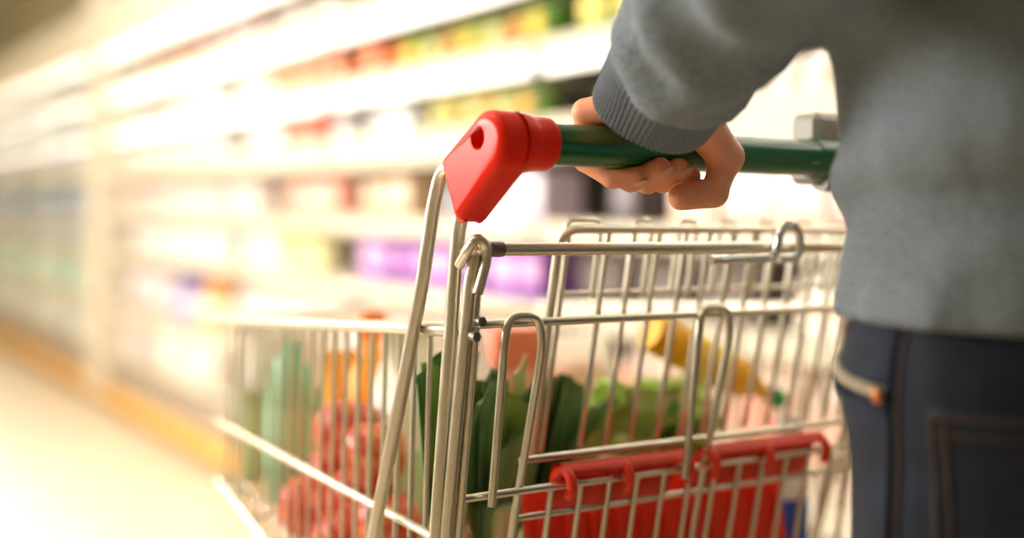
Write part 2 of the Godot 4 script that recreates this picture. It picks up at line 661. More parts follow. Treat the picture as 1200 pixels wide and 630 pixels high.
func unit_parts(kind: String) -> Array:   # [name, mesh, colour index]
	if unit.has(kind):
		return unit[kind]
	var out := []
	var g := Geo.new()
	var h := Geo.new()
	var k := Geo.new()
	match kind:
		"box":
			g.box(Vector3(0, 0.5, 0), Vector3(0.96, 1, 1), 0.02)
			h.box(Vector3(0, 0.56, 0.5), Vector3(0.8, 0.5, 0.02), 0.006)
			k.box(Vector3(0, 0.16, 0.5), Vector3(0.8, 0.12, 0.02), 0.006)
			out = [["carton", g.mesh(true), 0], ["label", h.mesh(true), 1], ["stripe", k.mesh(true), 2]]
		"bottle":
			g.lathe([[0.38, 0.0], [0.44, 0.02], [0.45, 0.30], [0.45, 0.58], [0.36, 0.72], [0.18, 0.82], [0.16, 0.90]], 14)
			h.lathe([[0.455, 0.22], [0.46, 0.23], [0.46, 0.52], [0.455, 0.53]], 14)
			k.lathe([[0.2, 0.885], [0.21, 0.89], [0.21, 0.99], [0.18, 1.0]], 12)
			out = [["bottle", g.mesh(), 0], ["label", h.mesh(), 1], ["cap", k.mesh(), 2]]
		"cup":
			g.lathe([[0.33, 0.0], [0.36, 0.03], [0.45, 0.88], [0.46, 0.94]], 14)
			k.lathe([[0.48, 0.93], [0.49, 0.95], [0.48, 0.985], [0.40, 1.0]], 14)
			h.lathe([[0.395, 0.28], [0.44, 0.70]], 14)
			out = [["cup", g.mesh(), 0], ["label", h.mesh(), 1], ["lid", k.mesh(), 2]]
		"pouch":
			var rows := []
			for i in 9:
				var s := i / 8.0
				var th := 0.46 * pow(maxf(0.0, sin(PI * clampf(s * 0.92 + 0.04, 0, 1))), 0.6)
				var ring := PackedVector3Array()
				for j in 16:
					var a := -TAU * j / 16
					var cx := cos(a)
					var cz := sin(a)
					ring.append(Vector3(signf(cx) * pow(absf(cx), 0.5) * (0.47 - 0.03 * sin(s * PI)), s, signf(cz) * pow(absf(cz), 0.8) * th))
				rows.append(ring)
			g.grid(rows, true, true, true)
			h.box(Vector3(0, 0.97, 0), Vector3(0.94, 0.06, 0.06), 0.01)
			k.lathe([[0.26, 0.0], [0.3, 0.02], [0.3, 0.08], [0.2, 0.1]], 14)
			k.moved(Transform3D(Basis(Vector3.RIGHT, PI / 2), Vector3(0, 0.5, 0.38)))
			out = [["pouch", g.mesh(), 0], ["seal", h.mesh(true), 2], ["label", k.mesh(), 1]]
		"gable":
			g.box(Vector3(0, 0.38, 0), Vector3(0.94, 0.76, 0.94), 0.02)
			var a0 := Vector3(-0.46, 0.75, 0.46); var a1 := Vector3(0.46, 0.75, 0.46)
			var b0 := Vector3(-0.46, 0.75, -0.46); var b1 := Vector3(0.46, 0.75, -0.46)
			var c0 := Vector3(-0.46, 0.94, 0.03); var c1 := Vector3(0.46, 0.94, 0.03)
			var d0 := Vector3(-0.46, 0.94, -0.03); var d1 := Vector3(0.46, 0.94, -0.03)
			h.quad(a0, a1, c1, c0); h.quad(b1, b0, d0, d1); h.quad(c0, c1, d1, d0)
			h.quad(b0, a0, c0, d0); h.quad(a1, b1, d1, c1)
			h.box(Vector3(0, 0.96, 0), Vector3(0.92, 0.08, 0.06), 0.01)
			k.box(Vector3(0, 0.36, 0.475), Vector3(0.86, 0.34, 0.02), 0.006)
			out = [["carton", g.mesh(true), 0], ["gable_top", h.mesh(true), 2], ["label", k.mesh(true), 1]]
		"tray":
			var rows2 := []
			for q in [[0.40, 0.0], [0.44, 0.02], [0.49, 0.9], [0.5, 1.0], [0.46, 1.0], [0.42, 0.86]]:
				var ring := PackedVector3Array()
				for c in [[1, -1], [1, 1], [-1, 1], [-1, -1]]:
					ring.append(Vector3(c[1] * q[0], q[1], c[0] * q[0]))
				rows2.append(ring)
			g.grid(rows2, true, true, true)
			for i in 5:
				h.lathe([[0.02, 0.80], [0.12, 0.84], [0.14, 0.95], [0.08, 1.06], [0.01, 1.08]], 8, Vector3(-0.3 + 0.15 * i, 0, 0.12 * (1 if i % 2 else -1)))
			k.box(Vector3(0, 0.5, 0.475), Vector3(0.6, 0.4, 0.03), 0.006)
			out = [["tray", g.mesh(true), 0], ["contents", h.mesh(), 1], ["label", k.mesh(true), 2]]
	unit[kind] = out
	return out

func product(kind: String, called: String, label: String, cat: String, group: String, at: Vector3, size: Vector3, cols: Array, turn := -PI / 2) -> Node3D:
	var t := thing(called, label, cat, at, turn, group)
	for p in unit_parts(kind):
		var o := obj(p[0], p[1], hue(cols[p[2]]), t)
		o.scale = size
		if p[0] == "contents":
			o.set_meta("kind", "stuff")
	return t

func run_of(deck: int, z0: float, z1: float, kind: String, called: String, cat: String, label: String, w: float, h: float, palettes: Array, d := 0.0) -> void:
	# z0 is the near end, z1 the far one
	var z := z0 - w / 2
	var i := 0
	while z - w / 2 > z1 - 0.02:
		var joint := BAY0 if deck >= 0 and z0 > RUN1 else RUN2
		var along := fposmod(joint - z, BAY)      # keep clear of the brackets at the joints
		if along < w / 2 + 0.045 or along > BAY - w / 2 - 0.045:
			z -= 0.01
			continue
		var hh := h * rng.randf_range(0.94, 1.0)
		var dd := d if d > 0.0 else w
		product(kind, called, label, cat, "row of matching " + called.replace("_", " ") + " items", Vector3(FRONT + 0.05 + dd / 2 + rng.randf_range(0, 0.02), DECKS[deck] + 0.0005, z), Vector3(w * 0.93, hh, dd), palettes[i % palettes.size()], -PI / 2 + rng.randf_range(-0.03, 0.03))
		z -= w + rng.randf_range(0.0, 0.012)
		i += 1

func make_products() -> void:
	# top lit shelf
	run_of(6, -1.2, -2.9, "box", "cheese_box", "box", "small cream cheese box standing on the top lit shelf", 0.17, 0.08, [["f0dcc0", "ffffff", "e8b080"]])
	run_of(6, -3.6, -4.3, "box", "butter_box", "box", "grey butter box standing on the top lit shelf", 0.14, 0.08, [["a8a09a", "f4efe8", "d8c8b8"], ["cfc4b8", "8d8680", "ffffff"]])
	run_of(6, -4.35, -5.0, "box", "dessert_box", "box", "pale pink dessert box standing on the top lit shelf", 0.13, 0.08, [["e9bfc0", "fff2ee", "c77b86"]])
	run_of(6, -5.05, -5.6, "box", "sausage_box", "box", "dark red sausage box standing on the top lit shelf", 0.12, 0.08, [["a8402c", "f0c0a0", "7a2418"]])
	run_of(6, -5.65, -6.27, "box", "pastry_box", "box", "brown and cream pastry box standing on the top lit shelf", 0.16, 0.08, [["b98a68", "f6ead8", "8a5c40"], ["d8c0a8", "ffffff", "b08060"]])
	# second lit shelf
	run_of(5, -1.1, -2.3, "box", "soup_carton", "carton", "green and yellow soup carton standing on the second lit shelf", 0.11, 0.10, [["6f9a3c", "f2d36a", "3f6f2a"]])
	run_of(5, -2.32, -3.28, "pouch", "salad_pouch", "pouch", "green salad pouch with a yellow label standing on the second lit shelf", 0.10, 0.10, [["6d9a45", "f0c850", "4b7a33"], ["8fae55", "e98a40", "4b7a33"], ["4f8040", "f2e2a0", "2f5f2a"]])
	run_of(5, -3.32, -4.25, "box", "juice_carton", "carton", "orange-red juice carton standing on the second lit shelf", 0.11, 0.098, [["e2694a", "f6b48c", "c8452c"], ["ea8358", "f2c0a0", "d0583a"]])
	run_of(5, -4.3, -5.1, "cup", "pudding_cup", "cup", "white pudding cup with a cream label standing on the second lit shelf", 0.10, 0.098, [["f6ece0", "ffffff", "e8d4bc"]])
	run_of(5, -5.15, -6.27, "cup", "cream_cup", "cup", "beige cream cup with a lilac lid standing on the second lit shelf", 0.14, 0.098, [["f0d8c4", "ffffff", "b8a4bc"], ["e8cbb6", "f6efe6", "d8b89a"]])
	# third shelf, under the lower lit edge
	run_of(4, -1.1, -1.95, "bottle", "milk_bottle", "bottle", "white milk bottle with a cream label standing beneath the lit edge", 0.09, 0.094, [["ffffff", "f4e8d8", "f0d8c0"]])
	run_of(4, -2.0, -2.42, "tray", "herb_tray", "tray", "low green tray of herbs standing in front of the back darkened for shade", 0.12, 0.05, [["8aa84a", "b8c85a", "f0d870"]], 0.14)
	run_of(4, -2.5, -3.1, "pouch", "vegetable_pouch", "pouch", "green and orange vegetable pouch standing beneath the lit edge", 0.10, 0.09, [["7c9e50", "f0b060", "5a8038"], ["a0b868", "f4e0a0", "5a8038"], ["c8a850", "f4e0a0", "5a8038"]])
	run_of(4, -3.15, -3.72, "bottle", "yoghurt_bottle", "bottle", "white yoghurt drink bottle standing beneath the lit edge", 0.095, 0.092, [["ffffff", "e8e4e4", "d8d4dc"]])
	run_of(4, -3.76, -4.12, "box", "tomato_carton", "carton", "red tomato carton standing beneath the lit edge", 0.11, 0.09, [["e05a44", "f4a088", "c83c2c"]])
	run_of(4, -4.2, -4.55, "cup", "quark_cup", "cup", "plain white quark cup standing beneath the lit edge", 0.16, 0.09, [["fffaf4", "ffffff", "f4ece4"]])
	run_of(4, -4.6, -6.27, "cup", "spread_cup", "cup", "greyish white spread cup standing beneath the lit edge", 0.15, 0.088, [["dcd4d0", "f4eeea", "c4bac0"], ["e8d8cc", "ffffff", "d8c4b8"], ["d0c8c8", "f0e8e0", "e0c8b8"]])
	# fourth shelf
	run_of(3, -1.1, -2.08, "box", "cream_box", "box", "cream and pink box standing on the unlit shelf above the dark crates", 0.14, 0.12, [["f8e4d0", "ffffff", "f0b8a0"], ["f4d8d0", "ffffff", "e8a898"]])
	run_of(3, -2.1, -2.2, "box", "grey_carton", "carton", "narrow dark grey carton standing between cream and lilac boxes", 0.09, 0.11, [["6a6068", "8c848c", "4c444c"]])
	run_of(3, -2.24, -2.84, "box", "lilac_box", "box", "white and lilac box standing on the unlit shelf", 0.115, 0.115, [["e4d4ec", "ffffff", "b48cc8"], ["f0e8f4", "d0b4e0", "c8a4d8"]])
	run_of(3, -2.86, -2.98, "bottle", "blue_bottle", "bottle", "slim blue bottle standing beside the lilac boxes", 0.07, 0.12, [["7c8cc0", "e8ecf8", "5868a8"]])
	run_of(3, -3.1, -3.45, "box", "biscuit_box", "box", "tan biscuit box standing beside the salmon packs", 0.11, 0.11, [["d8b490", "f4e4d0", "b88858"]])
	run_of(3, -3.47, -4.2, "pouch", "salmon_pack", "pack", "salmon pink pack standing on the unlit shelf", 0.12, 0.12, [["f0a488", "ffe8dc", "e87850"], ["f4bca8", "fff4ee", "d86a4c"], ["e88c6c", "f8d8c8", "d86a4c"]])
	run_of(3, -4.4, -6.27, "cup", "dessert_cup", "cup", "beige pink dessert cup standing on the unlit shelf", 0.15, 0.115, [["f0d4c0", "fff4ea", "e0b498"], ["f4dccc", "ffffff", "d8a890"], ["ecccc0", "fff0e8", "c89888"]])
	# fifth shelf
	run_of(2, -1.05, -1.7, "gable", "cream_carton", "carton", "white gable carton standing beside the dark grey crates", 0.12, 0.12, [["fffaf0", "f8d8c0", "f4ece0"]])
	run_of(2, -1.72, -2.32, "tray", "grey_crate", "crate", "dark grey plastic crate of pale goods on the shelf", 0.19, 0.115, [["5c5250", "d8ccc0", "776c68"]], 0.2)
	run_of(2, -2.38, -3.72, "box", "purple_box", "box", "purple box with a pale pink label standing on the middle shelf", 0.125, 0.118, [["8c4cb0", "e8b4dc", "6c34a0"], ["9a5cc0", "f0c8e4", "7840a8"], ["8044a8", "d49cd8", "5c2c90"]])
	run_of(2, -3.78, -4.2, "cup", "lemon_tub", "tub", "yellow-green tub standing beside the purple boxes", 0.13, 0.11, [["dcd488", "f8f4c8", "b8b858"]])
	run_of(2, -4.25, -6.27, "cup", "yoghurt_tub", "tub", "white yoghurt tub standing on the middle shelf", 0.17, 0.11, [["fff6ee", "ffffff", "f0dccc"], ["f8e8dc", "ffffff", "e8c8b4"]])
	# lower shelves, seen through the trolley
	run_of(1, -1.05, -2.4, "pouch", "cream_pouch", "pouch", "cream pouch with a salmon label standing on the lower shelf", 0.18, 0.2, [["f8e0d0", "f0a890", "e8c8b0"], ["fff0e4", "e8b8a0", "f0d0b8"]])
	run_of(1, -2.45, -4.6, "gable", "milk_carton", "carton", "white milk carton with a pink label standing on the lower shelf", 0.13, 0.2, [["fff4ec", "f0c4bc", "f8e4dc"], ["fff8f0", "e8d0dc", "f4e4e0"]])
	run_of(1, -4.65, -5.05, "bottle", "orange_bottle", "bottle", "orange juice bottle standing on the lower shelf", 0.13, 0.2, [["f0b060", "fff0d8", "e89840"]])
	run_of(1, -5.1, -5.5, "bottle", "violet_bottle", "bottle", "violet drink bottle with a white label on the lower shelf", 0.12, 0.2, [["8878b8", "e8e4f4", "6c5ca0"]])
	run_of(1, -5.55, -6.27, "pouch", "pink_pouch", "pouch", "pale pink pouch standing on the lower shelf", 0.2, 0.2, [["f4dcd8", "ffffff", "e8c4c4"], ["f0e0e8", "ffffff", "d8c0d0"]])
	run_of(0, -2.4, -6.27, "box", "multipack_box", "box", "pale multipack box standing on the bottom deck", 0.27, 0.19, [["f4e4d4", "ffffff", "e8ccb0"], ["f8ece4", "f0d4cc", "e8d4d4"]], 0.24)
	# beyond the wide post
	for dk in [[6, 0.08, "pale blue cheese box on the top lit shelf beyond the post", ["b8cce0", "ffffff", "88a8cc"]], [5, 0.098, "light blue milk box on the second lit shelf beyond the post", ["c4d8ec", "ffffff", "90b4d8"]], [4, 0.09, "pale blue butter box beneath the lit edge beyond the post", ["ccd8e8", "f4f8fc", "8cb0dc"]], [3, 0.12, "sky blue yoghurt box on the unlit shelf beyond the post", ["9cc0e4", "e4f0fa", "6898d0"]], [2, 0.12, "white and grey box on the middle shelf beyond the post", ["e4e8ec", "c4d0dc", "f4f4f4"]], [1, 0.21, "pale green carton on the lower shelf beyond the post", ["d4ecd8", "f0f8ec", "b4dcc4"]], [0, 0.19, "white multipack on the bottom deck beyond the post", ["f4f4ee", "e4ece4", "ffffff"]]]:
		run_of(dk[0], -6.6, -11.1, "box", ["white_multipack", "green_carton", "white_grey_box", "yoghurt_box", "blue_butter_box", "blue_milk_box", "blue_cheese_box"][dk[0]], "carton" if dk[0] == 1 else "box", dk[2], 0.36, dk[1], [dk[3]], 0.25)


# ------------------------------------------------------------------ trolley
const U0 := -0.045     # left side of the basket at the rear
const U1 := 0.560      # right side
const NOSE := 0.70     # length of the basket
func side_u(s: int, w: float) -> float:    # the basket narrows towards its nose
	return (U0 + 0.0857 * w) if s < 0 else (U1 - 0.0857 * w)
func rim_y(w: float) -> float:
	return 0.868 - 0.067 * w
func floor_y(w: float) -> float:
	return 0.487 + 0.19 * w
func rear_w(y: float) -> float:            # the rear of the basket leans
	return 0.047 + (0.868 - y) * 0.17

func hull(circles: Array, inset: float, u: float) -> PackedVector3Array:
	var out := PackedVector3Array()
	for k in 72:
		var a := -TAU * k / 72
		var d := Vector2(cos(a), sin(a))
		var best := -1e9
		var p := Vector2.ZERO
		for c in circles:
			var s: float = d.dot(Vector2(c[0], c[1])) + c[2]
			if s > best:
				best = s
				p = Vector2(c[0], c[1]) + d * maxf(0.0006, c[2] - inset)
		out.append(C(u, p.y, p.x))
	return out

func make_cart() -> void:
	var t := thing("shopping_trolley", "wire shopping trolley with green handle and red plastic corner caps", "shopping cart", CART_AT, deg_to_rad(CART_TURN))
	var z: Material = M.zinc
	# handle
	var g := Geo.new()
	g.tube([C(-0.03, 1.013, 0), C(U1 - 0.04, 1.013, 0)], 0.0168, 32)
	obj("handle_bar", g.mesh(), M.green_plastic, t)
	for s in [-1, 1]:
		var e: float = -0.039 if s < 0 else U1 - 0.006     # middle of the corner cap
		var cap := Node3D.new()
		cap.name = "corner_cap"
		cap.set_meta("label", "glossy red plastic corner cap")
		t.add_child(cap, true)
		var circ := [[0.004, 1.0118, 0.0255], [0.0615, 0.9975, 0.007], [0.042, 0.9600, 0.0085]]
		var rows := []
		var prof := [[-0.0165, 0.013], [-0.0165, 0.0085], [-0.0160, 0.0062], [-0.0142, 0.0028], [-0.0115, 0.0008], [-0.008, 0.0], [0.008, 0.0], [0.0115, 0.0008], [0.0142, 0.0028], [0.0160, 0.0062], [0.0165, 0.0085], [0.0165, 0.013]]
		for q in prof:
			var ring := hull(circ, q[1], e + q[0])
			for k in 72:      # the cap grows thinner towards its lower edge, on the inner side
				if q[0] * s < 0.0:
					ring[k].x = e + q[0] * (1.0 - 0.35 * clampf(-ring[k].z / 0.06, 0.0, 1.0))
			rows.append(ring)
		for q in [[0.0165, 0.0100], [0.0163, 0.0095], [0.0155, 0.0090], [0.0040, 0.0088], [0.0040, 0.0030]]:
			# the screw hole in the outer face
			var ring := PackedVector3Array()
			for k in 72:
				var an := -TAU * k / 72
				ring.append(C(e + s * q[0], 1.0160 + sin(an) * q[1], 0.0125 + cos(an) * q[1]))
			if s < 0: rows.push_front(ring)
			else: rows.append(ring)
		g = Geo.new()
		g.grid(rows, true, true, true)
		obj("cap_shell", g.mesh(), M.red_plastic, cap)
		g = Geo.new()
		g.tube([C(e + s * 0.0085, 1.0135, 0.0105), C(e + s * 0.0042, 1.0135, 0.0105)], 0.0050, 8)
		obj("screw", g.mesh(), M.chrome, cap)
		# raised lip along the lower edge of the cap
		var lip := []
		for k in 29:
			var an := lerpf(0.5, -2.1, k / 28.0)
			var dd := Vector2(cos(an), sin(an))
			var top := -1e9
			var at := Vector2.ZERO
			for c in circ:
				var sup: float = dd.dot(Vector2(c[0], c[1])) + c[2]
				if sup > top:
					top = sup
					at = Vector2(c[0], c[1]) + dd * (c[2] - 0.0004)
			lip.append(at)
		for side in [-1, 1]:
			var pts := []
			for q in lip:
				pts.append(C(e + side * (0.0100 if side == s else 0.0055), q.y, q.x))
			rod(cap, "lip", pts, 0.0016, M.red_plastic)
		g = Geo.new()
		var inner: float = e + 0.008 if s < 0 else e - 0.008
		var outer: float = 0.001 if s < 0 else U1 - 0.046
		var far := signf(outer - inner)
		var rr := []
		for q in [[0.0, 0.0240], [0.2, 0.0236], [0.34, 0.0226], [0.46, 0.0217], [0.75, 0.0213], [0.92, 0.0213], [0.98, 0.0206], [1.0, 0.0192], [1.0, 0.0168]]:
			var ring := PackedVector3Array()
			for j in 36:
				var a := TAU * j / 36 * far
				ring.append(C(lerpf(inner, outer, q[0]), 1.013 + sin(a) * q[1], -cos(a) * q[1]))
			rr.append(ring)
		g.grid(rr, true)
		obj("collar", g.mesh(), M.red_plastic, cap)
	g = Geo.new()
	g.tube([C(0.300, 1.013, 0), C(0.302, 1.013, 0), C(0.372, 1.013, 0), C(0.374, 1.013, 0)], [0.0165, 0.0182, 0.0182, 0.0165], 28)
	obj("end_sleeve", g.mesh(), M.green_plastic, t)
	for q in [[0.288, 0.297, 0.55], [0.290, 0.299, 0.85], [0.287, 0.297, 1.9]]:
		rod(t, "scuff_mark", [C(q[0], 1.013 + 0.0168 * cos(q[2]), -0.0168 * sin(q[2])), C(q[1], 1.013 + 0.0168 * cos(q[2]), -0.0168 * sin(q[2]))], 0.0006, M.grey_plastic, 0.0, 5)
	# coin lock on the handle
	g = Geo.new()
	g.box(C(0.338, 1.022, 0.017), Vector3(0.058, 0.066, 0.036), 0.006)
	var lock := obj("coin_lock", g.mesh(true), M.grey_plastic, t)
	g = Geo.new()
	g.tube([C(0.320, 0.994, 0.004), C(0.364, 0.994, 0.004)], 0.0115, 20)
	obj("clamp", g.mesh(), M.grey_plastic, lock)
	g = Geo.new()
	g.box(C(0.338, 1.0555, 0.017), Vector3(0.028, 0.002, 0.006), 0.0008)
	obj("coin_slot", g.mesh(true), M.dark_plastic, lock)
	# side frames
	for s in [-1, 1]:
		var e: float = U0 - 0.001 if s < 0 else U1 + 0.001
		rod(t, "frame_tube", [C(e, 0.990, 0.048), C(e, 0.9965, 0.077), C(e, 0.965, 0.091), C(e, 0.90, 0.107), C(e, 0.667, 0.187), C(e, 0.36, 0.285), C(e, 0.24, 0.34)], 0.0060, z, 0.02, 12)
		rod(t, "frame_tube", [C(e, 0.975, 0.036), C(e, 0.951, 0.052), C(e, 0.903, 0.058), C(e, 0.69, 0.081), C(e, 0.30, 0.125), C(e, 0.24, 0.17)], 0.0060, z, 0.02, 12)
		# inverted U that carries the rear axle
		var i: float = -s
		rod(t, "hinge_bow", [C(e + i * 0.004, 0.48, 0.104), C(e + i * 0.004, 0.69, 0.0715), C(e + i * 0.004, 0.905, 0.0405), C(e + i * 0.007, 0.928, 0.036), C(e + i * 0.017, 0.928, 0.047), C(e + i * 0.0175, 0.895, 0.0545), C(e + i * 0.017, 0.872, 0.056)], 0.0056, z, 0.011, 12)
		# hook that hangs on the bow
		rod(t, "axle_hook", [C(e + i * -0.002, 0.917, 0.047), C(e + i * -0.0045, 0.931, 0.030), C(e + i * 0.001, 0.940, 0.026), C(e + i * 0.010, 0.934, 0.0275), C(e + i * 0.0115, 0.922, 0.0285), C(e + i * 0.0085, 0.908, 0.030), C(e + i * 0.005, 0.895, 0.031)], 0.0042, z, 0.008, 10)
		for q in [[0.873, 0.009], [0.861, 0.004]]:
			g = Geo.new()
			g.tube([C(e + i * q[1], q[0], 0.0295), C(e + i * q[1], q[0], 0.037)], 0.0042, 6)
			obj("nut", g.mesh(), M.zinc_dull, t)
	# axle and its spring clip
	rod(t, "axle", [C(U0 + 0.012, 0.930, 0.030), C(U1 - 0.012, 0.930, 0.030)], 0.0052, z, 0.0, 12)
	for s in [-1, 1]:
		var e2: float = U0 + 0.020 if s < 0 else U1 - 0.020
		g = Geo.new()
		g.tube([C(e2 - 0.006, 0.930, 0.030), C(e2 + 0.006, 0.930, 0.030)], 0.0061, 12)
		obj("weld", g.mesh(), M.zinc_dull, t)
	rod(t, "spring_clip", [C(0.200, 0.9195, 0.021), C(0.272, 0.9205, 0.019), C(0.280, 0.926, 0.018), C(0.283, 0.944, 0.018), C(0.293, 0.953, 0.018), C(0.304, 0.949, 0.016), C(0.310, 0.934, 0.016), C(0.307, 0.921, 0.017), C(0.285, 0.9195, 0.0205)], 0.0042, M.chrome, 0.010, 10)
	# rear rail
	rod(t, "rear_rail", [C(U0, 0.868, 0.054), C(U1, 0.868, 0.054)], 0.0036, z, 0.0, 10)
	# folded child seat: backrest frame with its wires
	var lean := func(y): return 0.097 + (0.946 - y) * 0.185
	rod(t, "seat_frame", [C(0.0895, 0.735, lean.call(0.735)), C(0.0895, 0.945, lean.call(0.945)), C(0.522, 0.946, lean.call(0.946)), C(0.522, 0.735, lean.call(0.735))], 0.0042, z, 0.022, 10)
	var us := [0.104, 0.150, 0.181, 0.212, 0.246, 0.277, 0.308, 0.338, 0.369, 0.400, 0.431, 0.462, 0.492, 0.512]
	for u in us:
		rod(t, "seat_wire", [C(u, 0.946, lean.call(0.946) + 0.006), C(u, 0.738, lean.call(0.738) + 0.006)], 0.0029, z, 0.0, 8)
	for q in [[0.110, 0.150], [0.190, 0.212], [0.248, 0.270], [0.302, 0.324], [0.356, 0.378], [0.410, 0.432], [0.464, 0.486]]:
		var wl: float = lean.call(0.946) + 0.0175
		rod(t, "seat_loop", [C(q[0], 0.88, wl + 0.012), C(q[0], 0.9535, wl), C(q[1], 0.9535, wl), C(q[1], 0.88, wl + 0.012)], 0.0030, z, 0.010, 8)
	rod(t, "seat_loop_rail", [C(0.105, 0.885, lean.call(0.885) + 0.021), C(0.492, 0.885, lean.call(0.885) + 0.021)], 0.0022, z, 0.0, 8)
	# rear gate: border, bows at the leg openings, cross rails, wires
	var gw := func(y): return 0.043 + (0.862 - y) * 0.21
	rod(t, "gate_border", [C(-0.034, 0.868, 0.044), C(-0.034, 0.692, 0.066), C(-0.034, 0.50, 0.098)], 0.0036, z, 0.0, 8)
	rod(t, "gate_border", [C(0.546, 0.868, 0.044), C(0.546, 0.692, 0.066), C(0.546, 0.50, 0.098)], 0.0036, z, 0.0, 8)
	for q in [[-0.005, 0.034], [0.210, 0.250], [0.462, 0.500]]:
		rod(t, "gate_bow", [C(q[0], 0.716, 0.060), C(q[0], 0.850, 0.0455), C(q[0] + 0.004, 0.8745, 0.0462), C(q[1] - 0.004, 0.8745, 0.0462), C(q[1], 0.850, 0.0455), C(q[1], 0.679, 0.087), C(q[1], 0.50, 0.12)], 0.0037, z, 0.016, 10)
	rod(t, "gate_rail", [C(0.036, 0.747, 0.078), C(0.55, 0.747, 0.078)], 0.0034, z, 0.0, 8)
	rod(t, "gate_rail", [C(-0.034, 0.7225, 0.0715), C(0.55, 0.7225, 0.0715)], 0.0034, z, 0.0, 8)
	rod(t, "gate_rail", [C(0.036, 0.696, 0.083), C(0.55, 0.696, 0.083)], 0.0030, z, 0.0, 8)
	for k in 15:
		var u := 0.068 + k * 0.0327
		rod(t, "gate_wire", [C(u, 0.7225, 0.0755), C(u, 0.50, 0.115)], 0.0027, z, 0.0, 8)
	rod(t, "gate_rail", [C(-0.034, 0.505, 0.108), C(0.55, 0.505, 0.108)], 0.0036, z, 0.0, 8)
	# red plastic seat flap clipped over a gate rail
	var flap := Node3D.new()
	flap.name = "seat_flap"
	flap.set_meta("label", "red ribbed plastic seat flap")
	t.add_child(flap, true)
	g = Geo.new()
	g.box(Vector3.ZERO, Vector3(0.332, 0.19, 0.006), 0.002)
	var fx := Transform3D(Basis(Vector3.RIGHT, -0.19), C(0.243, 0.612, 0.1165))
	obj("flap_panel", g.mesh(true), M.red_flap, flap, fx)
	for k in 11:
		g = Geo.new()
		g.box(Vector3(-0.150 + k * 0.030, -0.012, 0.0048), Vector3(0.007, 0.160, 0.005), 0.0016)
		obj("flap_rib", g.mesh(true), M.red_flap, flap, fx)
	for h in [[0.075, 0.222], [0.247, 0.408]]:
		# arched hood over the rail
		var sec := []
		for k in 9:
			var a := lerpf(-0.35, PI * 0.86, k / 8.0)
			sec.append([0.0715 + 0.013 * cos(a) + 0.004, 0.7235 + 0.016 * sin(a)])
		sec.push_front([0.099, 0.69])
		var rows := []
		for q in sec:
			rows.append(PackedVector3Array([C(h[0], q[1] + 0.0015, q[0]), C(h[1], q[1] + 0.0015, q[0])]))
		sec.reverse()
		for q in sec:
			var cx := Vector2(q[0] - 0.0755, q[1] - 0.7235).normalized() * 0.0028
			rows.append(PackedVector3Array([C(h[0], q[1] - cx.y + 0.0015, q[0] - cx.x), C(h[1], q[1] - cx.y + 0.0015, q[0] - cx.x)]))
		rows.append(rows[0])
		g = Geo.new()
		g.grid(rows, false)
		obj("hood", g.mesh(), M.red_flap, flap)
		for u in [h[0] + 0.004, (h[0] + h[1]) / 2 - 0.004, h[1] - 0.004]:
			var cl := []
			for k in 12:
				var a := lerpf(-0.5, PI * 1.28, k / 11.0)
				cl.append(C(u, 0.7225 + 0.0125 * sin(a), 0.0730 + 0.0125 * cos(a)))
			g = Geo.new()
			g.tube(cl, 0.0048, 8)
			obj("clip", g.mesh(), M.red_flap, flap)
	# basket sides, nose and floor
	for s in [-1, 1]:
		rod(t, "rim", [C(side_u(s, 0.055), rim_y(0.055), 0.055), C(side_u(s, NOSE), rim_y(NOSE), NOSE)], 0.0062, z, 0.0, 10)
		rod(t, "side_rail", [C(side_u(s, 0.09), 0.686, 0.09), C(side_u(s, NOSE), 0.694, NOSE)], 0.0042, z, 0.0, 8)
		rod(t, "side_rail", [C(side_u(s, 0.1), floor_y(0.1), 0.1), C(side_u(s, NOSE), floor_y(NOSE), NOSE)], 0.0042, z, 0.0, 8)
		var w := 0.122
		while w < NOSE - 0.01:
			var off := 0.006 if s < 0 else -0.006
			rod(t, "side_wire", [C(side_u(s, w) + off, rim_y(w), w), C(side_u(s, w) + off, floor_y(w), w + 0.01)], 0.0024, z, 0.0, 6)
			w += 0.0302
	for q in [[rim_y(NOSE), 0.0062], [0.694, 0.0036], [floor_y(NOSE), 0.0042]]:
		rod(t, "nose_rail", [C(side_u(-1, NOSE), q[0], NOSE), C(side_u(1, NOSE), q[0], NOSE)], q[1], z, 0.0, 8)
	for k in 15:
		var u := lerpf(side_u(-1, NOSE), side_u(1, NOSE), (k + 1) / 16.0)
		rod(t, "nose_wire", [C(u, rim_y(NOSE), NOSE - 0.006), C(u, floor_y(NOSE), NOSE - 0.006)], 0.0024, z, 0.0, 6)
		var u2 := lerpf(U0, U1, (k + 1) / 16.0)
		rod(t, "floor_wire", [C(u2, floor_y(0.1), 0.1), C(u, floor_y(NOSE), NOSE)], 0.0024, z, 0.0, 6)
	for k in 8:
		var w := 0.16 + k * 0.072
		rod(t, "floor_rail", [C(side_u(-1, w), floor_y(w) - 0.005, w), C(side_u(1, w), floor_y(w) - 0.005, w)], 0.0028, z, 0.0, 6)
